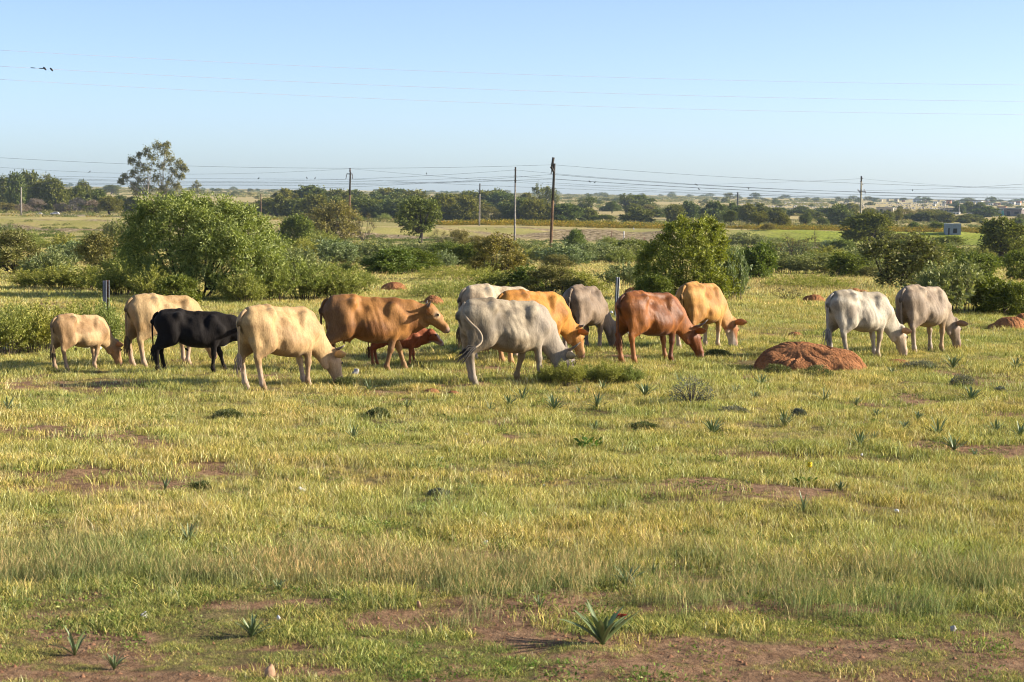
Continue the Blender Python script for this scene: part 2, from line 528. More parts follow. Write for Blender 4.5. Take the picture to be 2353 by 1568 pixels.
BARK = simple_mat("bark", (0.16, 0.12, 0.085), (0.05, 0.04, 0.03), 9, .95)
BARK_DARK = simple_mat("bark_dark", (0.07, 0.055, 0.045), (0.025, 0.02, 0.018), 9, .95)
BARK_PALE = simple_mat("bark_pale", (0.52, 0.46, 0.36), (0.25, 0.2, 0.15), 3, .9)
FM = {
    'willow': foliage_mat("willow_leaf", (0.08, 0.12, 0.014), (0.40, 0.44, 0.12), .28, .06, gloss=.03),
    'willow2': foliage_mat("olive_leaf", (0.09, 0.115, 0.010), (0.42, 0.41, 0.05), .28, .06, gloss=.03),
    'yellow': foliage_mat("yellow_green_leaf", (0.14, 0.17, 0.03), (0.40, 0.40, 0.11), .25, .2),
    'grey': foliage_mat("grey_green_leaf", (0.14, 0.17, 0.06), (0.34, 0.36, 0.16), .22, .2),
    'dark': foliage_mat("dark_green_leaf", (0.07, 0.10, 0.014), (0.23, 0.26, 0.05), .25, .2),
    'thorn': foliage_mat("thorn_bush_leaf", (0.12, 0.11, 0.03), (0.32, 0.28, 0.09), .25, .25),
    'acacia': foliage_mat("acacia_leaf", (0.065, 0.08, 0.012), (0.21, 0.22, 0.045), .25, .35),
    'twiggy': foliage_mat("bare_twig_leaf", (0.16, 0.12, 0.095), (0.32, 0.26, 0.21), .2, .2),
    'gum': foliage_mat("gum_leaf", (0.11, 0.12, 0.04), (0.34, 0.30, 0.11), .3, .1),
    'weed': foliage_mat("weed_leaf", (0.16, 0.13, 0.02), (0.36, 0.26, 0.05), .35, .45),
}
PROTO = {}
def proto(kind, i):
    key = (kind, i)
    if key in PROTO: return PROTO[key]
    s = 100 + i * 7 + sum(map(ord, kind))
    if kind == 'yellow':      # feathery yellow-green shrub, mid distance
        w, l = spray_shrub(s, 1.5, 1, 96, 70, .055, .022, side=5); fm = FM['yellow']
    elif kind == 'grey':
        w, l = spray_shrub(s, 1.7, 1, 80, 60, .075, .034, side=6, base_r=.6); fm = FM['grey']
    elif kind == 'dark':
        w, l = crown_tree(s, 1.6, 1, None, 30, .17, 24, 10, .085, .045, cb=.03, trunk_h=.08, n_trunk=3, trunk_r=.02, shape='dome'); fm = FM['dark']
    elif kind == 'tussock':
        w, l = spray_shrub(s, 3.4, 1, 150, 26, .16, .016, side=2, base_r=.85, curl=0); fm = FM['yellow']
    elif kind == 'thorn':
        w, l = crown_tree(s, 1.45, 1, None, 30, .16, 26, 11, .06, .03, cb=.12, trunk_h=.1, n_trunk=4, trunk_r=.018, shape='dome', thorn=.25, out=.8); fm = FM['thorn']
    elif kind == 'bare':
        w, l = crown_tree(s, 1.2, 1, None, 16, .17, 20, 6, .04, .018, cb=.3, trunk_h=.12, n_trunk=3, trunk_r=.02, shape='tall', thorn=.6, out=.8); fm = FM['thorn']
    elif kind == 'acacia':    # thorn tree with visible trunk
        w, l = crown_tree(s, 1.15, 1, None, 30, .16, 30, 10, .055, .03, cb=.30, trunk_h=.24, trunk_r=.035, shape='dome', out=.6); fm = FM['acacia']
    elif kind == 'belt':      # bushy thorn tree, far
        w, l = crown_tree(s, 1.3, 1, None, 36, .16, 20, 8, .085, .055, cb=.02, trunk_h=.10, trunk_r=.03, n_trunk=2, shape='dome', out=.6); fm = FM['acacia']
    elif kind == 'lacy':
        w, l = crown_tree(s, 1.05, 1, None, 15, .15, 18, 7, .06, .035, cb=.45, trunk_h=.3, trunk_r=.03, n_trunk=2, shape='umbrella', out=.4); fm = FM['acacia']
    elif kind == 'twiggy':
        w, l = crown_tree(s, 1.4, 1, None, 22, .16, 18, 7, .07, .03, cb=.1, trunk_h=.12, trunk_r=.02, n_trunk=3, shape='dome', out=.8); fm = FM['twiggy']
    elif kind == 'far':
        w, l = crown_tree(s, 1.3, 1, None, 14, .2, 9, 5, .14, .10, cb=.12, trunk_h=.15, trunk_r=.03, shape='dome'); fm = FM['acacia']
    bark = BARK_DARK if kind in ('thorn', 'acacia', 'lacy', 'bare') else BARK
    w.materials.append(bark); l.materials.append(fm)
    w["dims"] = [1.0]
    co = np.empty(len(l.vertices) * 3, np.float32); l.vertices.foreach_get("co", co); co = co.reshape(-1, 3)
    dims = (float(np.percentile(co[:, 0], 99) - np.percentile(co[:, 0], 1)), float(np.percentile(co[:, 2], 99.5)))
    PROTO[key] = (w, l, dims)
    return PROTO[key]
SINGLE = {}
def put_plant(kind, i, x, y, w, h, rz, name, label, cat, group=None, parts=('stem', 'foliage'), z=None, single=False):
    wm, lm, dims = proto(kind, i)
    if z is None: z = gz1(x, y) - 0.01 * h
    sx = w / dims[0]; sz = h / dims[1]
    if single:
        key = (kind, i)
        if key not in SINGLE:
            n1 = len(wm.vertices); V1 = np.array([v.co[:] for v in wm.vertices]); V2 = np.empty(len(lm.vertices) * 3, np.float32)
            lm.vertices.foreach_get("co", V2); V2 = V2.reshape(-1, 3)
            q1 = np.array([p.vertices[:] for p in wm.polygons if len(p.vertices) == 4], np.int32)
            q2 = np.arange(len(V2)).reshape(-1, 4) + n1
            tn = np.empty(len(V2), np.float32); lm.attributes["tint"].data.foreach_get("value", tn)
            me = mesh_np("tree_" + kind, np.concatenate([V1, V2]), np.concatenate([q1, q2]), False,
                         {"tint": np.concatenate([np.zeros(n1), tn])}, midx=np.concatenate([np.zeros(len(q1)), np.ones(len(q2))]))
            me.materials.append(BARK_DARK); me.materials.append(lm.materials[0])
            SINGLE[key] = me
        o = link(name, SINGLE[key])
        o.location = (x, y, z); o.rotation_euler = (0, 0, rz); o.scale = (sx, sx, sz)
        tag(o, label, cat, group); return o
    r = empty(name, (x, y, z), rz, (sx, sx, sz))
    tag(r, label, cat, group)
    link(parts[0], wm, None, r); link(parts[1], lm, None, r)
    return r
# ------------------------------------------------------------------ cattle: one continuous skin per animal, grown from a smooth field
def surface_nets(F, lo, h):
    ins = F < 0
    nx, ny, nz = F.shape
    cnt = np.zeros((nx - 1, ny - 1, nz - 1), np.int8); acc = np.zeros((nx - 1, ny - 1, nz - 1, 3)); ne = np.zeros((nx - 1, ny - 1, nz - 1))
    sl = lambda a, n: slice(a, n - 1 + a)
    corner = {}
    for a in (0, 1):
        for b in (0, 1):
            for c in (0, 1):
                corner[(a, b, c)] = F[sl(a, nx), sl(b, ny), sl(c, nz)]
                cnt += ins[sl(a, nx), sl(b, ny), sl(c, nz)]
    act = (cnt > 0) & (cnt < 8)
    ix = np.argwhere(act)
    I = tuple(ix.T)
    pos = np.zeros((len(ix), 3)); num = np.zeros(len(ix))
    for ax in range(3):
        others = [k for k in range(3) if k != ax]
        for b in (0, 1):
            for c in (0, 1):
                p = [0, 0, 0]; p[others[0]] = b; p[others[1]] = c; q = list(p); q[ax] = 1
                f0 = corner[tuple(p)][I]; f1 = corner[tuple(q)][I]
                m = (f0 < 0) != (f1 < 0)
                t = np.where(m, f0 / np.where(m, f0 - f1, 1), 0)
                v = np.zeros((len(ix), 3)); v[:, others[0]] = b; v[:, others[1]] = c; v[:, ax] = t
                pos += v * m[:, None]; num += m
    V = (ix + pos / num[:, None]) * h + np.array(lo)
    vid = -np.ones(act.shape, np.int64); vid[I] = np.arange(len(ix))
    faces = []
    for ax in range(3):
        o1, o2 = [(1, 2), (2, 0), (0, 1)][ax]
        s0 = [slice(1, -1)] * 3; s0[ax] = slice(0, -1); s1 = [slice(1, -1)] * 3; s1[ax] = slice(1, None)
        a = ins[tuple(s0)]; b = ins[tuple(s1)]
        for flip in (False, True):
            m = (a & ~b) if not flip else (~a & b)
            e = np.argwhere(m)
            off = np.ones(3, int); off[ax] = 0
            e = e + off
            def cell(d1, d2):
                q = e.copy(); q[:, o1] -= d1; q[:, o2] -= d2
                return vid[q[:, 0], q[:, 1], q[:, 2]]
            quad = np.stack([cell(1, 1), cell(0, 1), cell(0, 0), cell(1, 0)], 1)
            if flip: quad = quad[:, ::-1]
            faces.append(quad)
    return V, np.concatenate(faces)

class Field:
    def __init__(s, lo, hi, h):
        s.lo = np.array(lo, float); s.h = h
        n = np.ceil((np.array(hi) - s.lo) / h).astype(int) + 1
        s.ax = [s.lo[i] + h * np.arange(n[i]) for i in range(3)]
        s.F = np.full(n, 1.0, np.float32)
    def sub(s, lo, hi, m):
        r = []
        for i in range(3):
            a = max(0, int((lo[i] - m - s.lo[i]) / s.h)); b = min(len(s.ax[i]), int((hi[i] + m - s.lo[i]) / s.h) + 2)
            if b <= a: return None
            r.append(slice(a, b))
        X, Y, Z = np.meshgrid(*[s.ax[i][r[i]] for i in range(3)], indexing='ij')
        return tuple(r), X, Y, Z
    def blend(s, r, d, k):
        a = s.F[r]; hh = np.clip(0.5 + 0.5 * (a - d) / k, 0, 1)
        s.F[r] = a * (1 - hh) + d * hh - k * hh * (1 - hh)
    def cone(s, a, b, ra, rb, k=.05, ys=1.0):
        a = np.array(a, float); b = np.array(b, float); rm = max(ra, rb)
        g = s.sub(np.minimum(a, b) - rm, np.maximum(a, b) + rm, k + .03)
        if g is None: return
        r, X, Y, Z = g
        dx, dy, dz = b - a; L = dx * dx + (dy / ys) ** 2 + dz * dz + 1e-9
        px = X - a[0]; py = (Y - a[1]) / ys; pz = Z - a[2]; dys = dy / ys
        t = np.clip((px * dx + py * dys + pz * dz) / L, 0, 1)
        d = np.sqrt((px - t * dx) ** 2 + (py - t * dys) ** 2 + (pz - t * dz) ** 2) - (ra + (rb - ra) * t)
        s.blend(r, d, k)
    def ell(s, c, rad, k=.05, carve=False):
        c = np.array(c, float); rad = np.array(rad, float)
        g = s.sub(c - rad, c + rad, k + .03)
        if g is None: return
        r, X, Y, Z = g
        px, py, pz = X - c[0], Y - c[1], Z - c[2]
        k0 = np.sqrt((px / rad[0]) ** 2 + (py / rad[1]) ** 2 + (pz / rad[2]) ** 2)
        k1 = np.sqrt((px / rad[0] ** 2) ** 2 + (py / rad[1] ** 2) ** 2 + (pz / rad[2] ** 2) ** 2) + 1e-3
        d = np.where(k0 < .2, -.8 * rad.min(), k0 * (k0 - 1) / k1)
        if carve:
            a = s.F[r]; hh = np.clip(0.5 - 0.5 * (a + d) / k, 0, 1)
            s.F[r] = a * (1 - hh) + (-d) * hh + k * hh * (1 - hh)
        else:
            s.blend(r, d, k)

_tx = np.array([-.80, -.76, -.68, -.58, -.45, -.30, -.15, 0, .2, .4, .55, .68, .78, .84])
def torso_tables(belly, thin, wz=0.0):
    top = np.array([1.10, 1.18, 1.235, 1.26, 1.275, 1.28, 1.25, 1.235, 1.225, 1.235, 1.245, 1.20, 1.10, 1.00]) + np.array([0,0,0,0,0,0,0,0,.2,.6,1,1,1,1]) * wz
    bot = np.array([1.02, .90, .80, .74, .70, .645, .575, .525, .50, .525, .57, .63, .74, .86]) - .045 * belly + np.array([0, 0, 0, 0, 0, 0.01, .02, .03, .03, .02, 0, 0, 0, 0]) * (1 - belly) * 2
    hw = np.array([.03, .09, .15, .185, .21, .235, .285, .325, .325, .27, .215, .18, .13, .05]) * (0.92 + .16 * (belly - .5)) * (1 - .05 * thin)
    kn = np.array([.1, .1, .1, .12, .18, .30, .40, .43, .41, .36, .34, .22, .1, .1]) + .06 * thin
    xs = np.linspace(-.86, .90, 200)
    out = []
    for a in (top, bot, hw, kn):
        v = np.interp(xs, _tx, a); kk = np.ones(9) / 9
        out.append(np.convolve(np.pad(v, 4, mode='edge'), kk, 'valid'))
    return xs, out

def build_cow(p):
    """p: pose and build. local x forward, z up, metres for a 1.29 m tall cow. returns mesh + landmarks"""
    h = p.get('voxel', .016)
    calf = p.get('calf', 0.0)
    poll = np.array(p.get('poll', (1.08, 0, .56))); hd = unit(np.array(p.get('hd', (.34, 0, -.94)), float))
    HS = 1.19 + .06 * calf
    legx = p.get('legs', (0.0, 0.0, 0.0, 0.0))    # far fore, near fore, far hind, near hind
    up0 = np.array([0, 0, 1.0]) if abs(hd[2]) < .8 else np.array([1.0, 0, 0])
    fwd = up0 - hd * (up0 @ hd); hu = unit(fwd)                       # forehead side
    roll = p.get('hroll', 0.0)
    hl = np.cross(hu, hd)
    hu, hl = hu * math.cos(roll) + hl * math.sin(roll), hl * math.cos(roll) - hu * math.sin(roll)
    H = lambda a, u, l: poll + HS * (hd * a + hu * u + hl * l)
    muz = H(.5, 0, 0)
    hi = np.maximum(np.array([.95, .45, 1.38]), np.maximum(poll + .2, muz + .12)); lo = np.minimum(np.array([-.98, -.45, -.02]), np.minimum(poll - .2, muz - .12))
    lo[2] = -.02
    S = Field(lo, hi, h)
    belly, thin = p.get('belly', .6), p.get('thin', .5)
    wz = p.get('wz', -.04)
    xs, (top, bot, hw, kn) = torso_tables(belly, thin, wz)
    g = S.sub((-.9, -.42, .4), (.92, .42, 1.36), .03)
    r, X, Y, Z = g
    xc = np.clip(X, xs[0], xs[-1])
    T = np.interp(xc, xs, top); B = np.interp(xc, xs, bot); W = np.interp(xc, xs, hw); K = np.interp(xc, xs, kn)
    zc = (T + B) / 2; hh = (T - B) / 2
    sgn = np.clip((Z - zc) / hh, -1.2, 1.2)
    w = W * (1 - K * sgn - .10 * sgn ** 2)
    n = 2.15
    q = (np.abs(Y / np.maximum(w, .02)) ** n + np.abs((Z - zc) / hh) ** n) ** (1 / n)
    d = (q - 1) * np.minimum(w, hh) * .95 + np.abs(X - xc)
    # ribs, faint
    rib = np.sin(X * 62 + Z * 14) * .0062 * thin * np.exp(-((X - .10) / .22) ** 4) * np.exp(-((Z - .93) / .2) ** 2)
    sg = np.sign(Y)
    rib = rib + (fbm(X * 7 + 3 * sg, Z * 6 + p.get('seed', 1), p.get('seed', 1), 3) - .5) * .030
    S.F[r] = np.minimum(S.F[r], d + rib)
    S.cone((-.62, 0, 1.245), (-.25, 0, 1.275), .03, .03, .06); S.cone((-.25, 0, 1.275), (.15, 0, 1.225), .024, .022, .05)
    S.cone((.15, 0, 1.225), (.50, 0, 1.235 + wz), .022, .04, .08)
    for sd, (fx, hx) in ((1, (legx[0], legx[2])), (-1, (legx[1], legx[3]))):
        # haunch
        S.cone((-.50, sd * .135, 1.04), (-.385, sd * .20, .80), .165, .125, .06, .75)
        S.cone((-.66, sd * .105, 1.04), (-.555, sd * .15, .71), .12, .10, .08, .8)
        S.cone((-.25, sd * .04, 1.225), (-.30, sd * .165, 1.185), .055, .050, .08); S.cone((-.30, sd * .155, 1.175), (-.63, sd * .085, 1.165), .052, .055, .09); S.cone((-.42, 0, 1.20), (-.60, 0, 1.19), .075, .06, .08); S.cone((-.295, sd * .165, 1.18), (-.42, sd * .17, 1.0), .045, .09, .08)       # hook bone
        S.cone((-.62, sd * .06, 1.16), (-.73, sd * .075, 1.12), .06, .040, .06)      # pin bone
        S.ell((-.47, sd * .17, 1.09), (.055, .035, .05), .07)         # hip joint
        # hind leg
        stifle = np.array([-.355 + hx * .15, sd * .195, .72]); hock = np.array([-.665 + hx * .70, sd * .16, .50]); fet = np.array([-.60 + hx, sd * .155, .125])
        S.cone((-.45 + hx * .05, sd * .165, .86), stifle, .13, .10, .06, .8)
        S.cone(stifle + [-.05, -.01 * sd, -.02], hock + [.012, 0, .03], .128, .058, .06, .8)
        S.cone((-.64 + hx * .1, sd * .14, .76), hock + [-.02, 0, .06], .08, .036, .06, .8)
        S.cone(hock + [-.045, 0, .035], hock + [.01, 0, -.03], .036, .054, .03, .85)
        S.cone(hock + [.005, 0, -.03], fet, .052, .043, .03, .9)
        S.ell(fet + [0, 0, .0], (.054, .048, .052), .03)
        S.cone(fet, fet + [.045, 0, -.085], .042, .050, .02)
        # shoulder
        S.cone((.45, sd * .115, 1.14 + wz), (.60, sd * .175, .86), .075, .115, .06, .75)
        S.cone((.40, sd * .13, 1.02), (.45, sd * .165, .78), .11, .10, .08, .7)
        S.ell((.455, sd * .10, 1.17 + wz), (.07, .05, .05), .06)
        elbow = np.array([.47 + fx * .12, sd * .165, .70]); knee = np.array([.50 + fx * .58, sd * .15, .40]); ff = np.array([.50 + fx, sd * .145, .12])
        S.cone((.58, sd * .155, .86), elbow, .10, .08, .06, .8)
        S.cone(elbow, knee, .088, .052, .05, .85)
        S.ell(knee, (.058, .054, .062), .03)
        S.cone(knee, ff, .046, .038, .025, .9)
        S.ell(ff, (.050, .046, .05), .03)
        S.cone(ff, ff + [.040, 0, -.08], .040, .049, .02)
        # hollow of the flank and between hook and pin
        S.ell((-.10, sd * .42, 1.105), (.13, .292, .12), .06, True)
        S.ell((.27, sd * .42, 1.06), (.07, .25, .18), .07, True)
        S.ell((-.185, sd * .50, .90), (.07, .225, .22), .07, True)
        S.ell((-.17, sd * .33, .68), (.05, .10, .10), .06, True)
    S.ell((.66, 0, .68), (.13, .09, .12), .08)                         # brisket
    # neck
    n0 = np.array([.48, 0, 1.12 + wz]); n1 = np.array([.66, 0, .84])
    pb = H(-.01, -.02, 0); th = H(.13, -.15, 0)
    mid = (n0 + pb) / 2 + np.array([.03, 0, .04])
    S.cone(n0, mid, .125, .105, .10, .7); S.cone(mid, pb, .105, .088, .08, .72)
    m2 = (n1 + th) / 2 + np.array([0, 0, .0])
    S.cone(n1, m2, .15, .105, .10, .7); S.cone(m2, th, .105, .07, .08, .7)
    S.cone((.60, 0, 1.0), (mid + m2) / 2, .17, .115, .1, .62); S.cone((mid + m2) / 2, H(.06, -.07, 0), .115, .09, .08, .7)
    dl = p.get('dewlap', .5)
    S.cone((.66, 0, .62), m2 + (m2 - mid) * .35, .055, .035, .06, .45); S.cone(m2 + (m2 - mid) * (.25 + .25 * dl), th + (th - pb) * .1, .04, .03, .06, .45)
    if p.get('hump'): S.ell((.50, 0, 1.24), (.13, .06, .07), .08)
    # head
    S.ell(H(.07, -.01, 0), np.array([.115, .10, .115]) * HS, .04)
    S.cone(H(.03, .035, 0), H(.24, .035, 0), .085 * HS, .062 * HS, .04)
    S.cone(H(.14, -.02, .04), H(.34, .0, .02), .072 * HS, .055 * HS, .03); S.cone(H(.14, -.02, -.04), H(.34, .0, -.02), .072 * HS, .055 * HS, .03)
    S.cone(H(.10, -.09, .045), H(.28, -.06, .02), .055 * HS, .038 * HS, .03); S.cone(H(.10, -.09, -.045), H(.28, -.06, -.02), .055 * HS, .038 * HS, .03)
    S.cone(H(.38, .0, .028), H(.435, -.012, .03), .054 * HS, .044 * HS, .03); S.cone(H(.38, .0, -.028), H(.435, -.012, -.03), .054 * HS, .044 * HS, .03)
    S.cone(H(.30, -.055, 0), H(.42, -.045, 0), .042 * HS, .036 * HS, .03)
    for sd in (1, -1):
        S.ell(H(.165, .045, sd * .082), np.array([.032] * 3) * HS, .025)
        S.ell(H(.455, .012, sd * .034), np.array([.012, .012, .012]) * HS, .012, True)
        S.ell(H(.0, .02, sd * .075), np.array([.03] * 3) * HS, .03)
    if p.get('udder', True) and not calf:
        S.ell((-.36, 0, .62), (.13, .10, .10), .05)
        for a in (-.05, .05):
            for b in (-.05, .05): S.cone((-.36 + a, b, .56), (-.36 + a, b, .49), .02, .013, .02)
    else:
        S.cone((-.12, 0, .50), (-.08, 0, .465), .03, .02, .03)
    V, F = surface_nets(S.F, S.lo, h)
    # relax the net once or twice
    F = F[(F >= 0).all(1)]
    nb = np.zeros_like(V); c = np.zeros(len(V))
    for _ in range(2):
        nb[:] = 0; c[:] = 0
        for a in range(4):
            for b in (1, 3):
                np.add.at(nb, F[:, a], V[F[:, (a + b) % 4]]); np.add.at(c, F[:, a], 1)
        V = V * .45 + .55 * nb / np.maximum(c, 1)[:, None]
    marks = dict(poll=poll, H=H, hd=hd, hu=hu, hl=hl, HS=HS, legs=legx)
    return V, F, marks

def coat_colours(V, p, m):
    base = np.array(p['coat']); n = len(V)
    c = np.repeat(base[None], n, 0)
    def mixin(w, col):
        nonlocal c
        w = np.clip(w, 0, 1)[:, None]; c = c * (1 - w) + np.array(col) * w
    sd = p.get('seed', 1)
    nz = fbm(V[:, 0] * 3 + V[:, 1] * 4 + sd, V[:, 2] * 4 + sd * 3, sd, 4)
    if 'mottle' in p: mixin(sstep(.40, .66, nz) * p.get('mottle_amt', .9), p['mottle'])
    if 'leg' in p: mixin(sstep(.52, .22, V[:, 2] + .1 * (nz - .5)), p['leg'])
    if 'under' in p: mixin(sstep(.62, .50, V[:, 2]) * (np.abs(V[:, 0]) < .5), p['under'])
    if 'neckc' in p: mixin(sstep(.38, .62, V[:, 0] + .25 * (nz - .5)) * sstep(.2, .5, V[:, 2]), p['neckc'])
    if 'rumpc' in p: mixin(sstep(-.3, -.65, V[:, 0] + .2 * (nz - .5)), p['rumpc'])
    if 'patch' in p:
        for (px, pz, rx, rz, col) in p['patch']:
            mixin(.75 * sstep(1.3, .5, np.sqrt(((V[:, 0] - px) / rx) ** 2 + ((V[:, 2] - pz) / rz) ** 2) + .7 * (nz - .5)), col)
    # head colours
    D = V - m['poll']; a = D @ m['hd'] / m['HS']; lat = np.abs(D @ m['hl']) / m['HS']; u = D @ m['hu'] / m['HS']
    near = (a > -.05) & (lat < .2) & (np.abs(u) < .22) & (a < .55)
    if 'face' in p: mixin(near * sstep(-.02, .1, a), p['face'])
    if 'blaze' in p: mixin(near * sstep(.10, .2, a) * sstep(.09, .05, lat), p['blaze'])
    mixin(near * sstep(.38, .43, a), p.get('muzzle', (.30, .17, .12)))
    mixin(near * sstep(.445, .46, a) * sstep(.02, .045, lat), (.04, .025, .02))
    if 'eyering' in p:
        mixin(near * sstep(.07, .03, np.sqrt((a - .165) ** 2 + (u - .04) ** 2)) * (lat > .05), p['eyering'])
    # shade in the cleft under the tail, painted into the coat colour
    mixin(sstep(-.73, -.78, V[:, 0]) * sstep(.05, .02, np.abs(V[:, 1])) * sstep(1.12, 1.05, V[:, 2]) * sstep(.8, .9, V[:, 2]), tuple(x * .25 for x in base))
    return c

def hide_mat(rough=.62, spec=.25):
    name = "hide_%d" % int(rough * 100)
    if name in MATS: return MATS[name]
    t = NT(name)
    col = t.attr("coat").outputs["Color"]
    tc = t.n("ShaderNodeTexCoord").outputs["Object"]
    mp = t.n("ShaderNodeMapping"); mp.inputs["Scale"].default_value = (1.0, 1.0, .45); t.l(tc, mp.inputs[0])
    big = t.noise(mp.outputs[0], 7.0, 6, .65); fine = t.noise(mp.outputs[0], 60.0, 3, .6)
    c = t.mix(0.7, col, t.ramp(big, [(.28, (.66, .62, .56)), (.72, (1.25, 1.25, 1.25))]), 'MULTIPLY')
    c = t.mix(0.35, c, t.ramp(fine, [(.35, (.6, .58, .55)), (.65, (1.3, 1.3, 1.3))]), 'MULTIPLY')
    b = t.principled(c, rough, t.bump(t.math('ADD', t.math('MULTIPLY', big, 1.6), t.math('MULTIPLY', fine, .5)), .55, .02), 0, spec)
    b.inputs['Sheen Weight'].default_value = .04
    MATS[name] = t.m; return t.m
HORN = simple_mat("horn", (.20, .17, .14), (.06, .05, .045), 10, .4)
HOOF = simple_mat("hoof", (.10, .085, .07), (.04, .035, .03), 20, .6)
EYE = simple_mat("eye", (.012, .009, .007), (.008, .006, .005), 5, .12, spec=.6)

def ear_mesh(L=.20, W=.10, col=(.4, .3, .2), inner=(.3, .2, .15)):
    """a cupped leaf with thickness; x outwards, z up, opening to +y"""
    nu, nv = 9, 7; V = []; C = []
    for side in (0, 1):
        for i in range(nu):
            t = i / (nu - 1); w = W * .5 * (math.sin(math.pi * min(1, t * .86 + .14)) ** .7) * (1.0 if t < .97 else .5)
            for j in range(nv):
                s = j / (nv - 1) * 2 - 1
                cup = (1 - s * s) * w * .75
                V.append((t * L, (-cup if side == 0 else -cup + .008 * (1 - s * s) + .002), s * w + .0 * t - .03 * t * t)); C.append(col if side == 0 else inner)
    idx = lambda sd, i, j: sd * nu * nv + i * nv + j
    F = []
    for i in range(nu - 1):
        for j in range(nv - 1):
            F.append((idx(0, i, j), idx(0, i + 1, j), idx(0, i + 1, j + 1), idx(0, i, j + 1)))
            F.append((idx(1, i, j), idx(1, i, j + 1), idx(1, i + 1, j + 1), idx(1, i + 1, j)))
    for i in range(nu - 1):
        F.append((idx(0, i, 0), idx(1, i, 0), idx(1, i + 1, 0), idx(0, i + 1, 0))); F.append((idx(0, i, nv - 1), idx(0, i + 1, nv - 1), idx(1, i + 1, nv - 1), idx(1, i, nv - 1)))
    for j in range(nv - 1):
        F.append((idx(0, nu - 1, j), idx(1, nu - 1, j), idx(1, nu - 1, j + 1), idx(0, nu - 1, j + 1)))
    return mesh_np("ear", V, np.array(F), True, {"coat": np.array(C)})

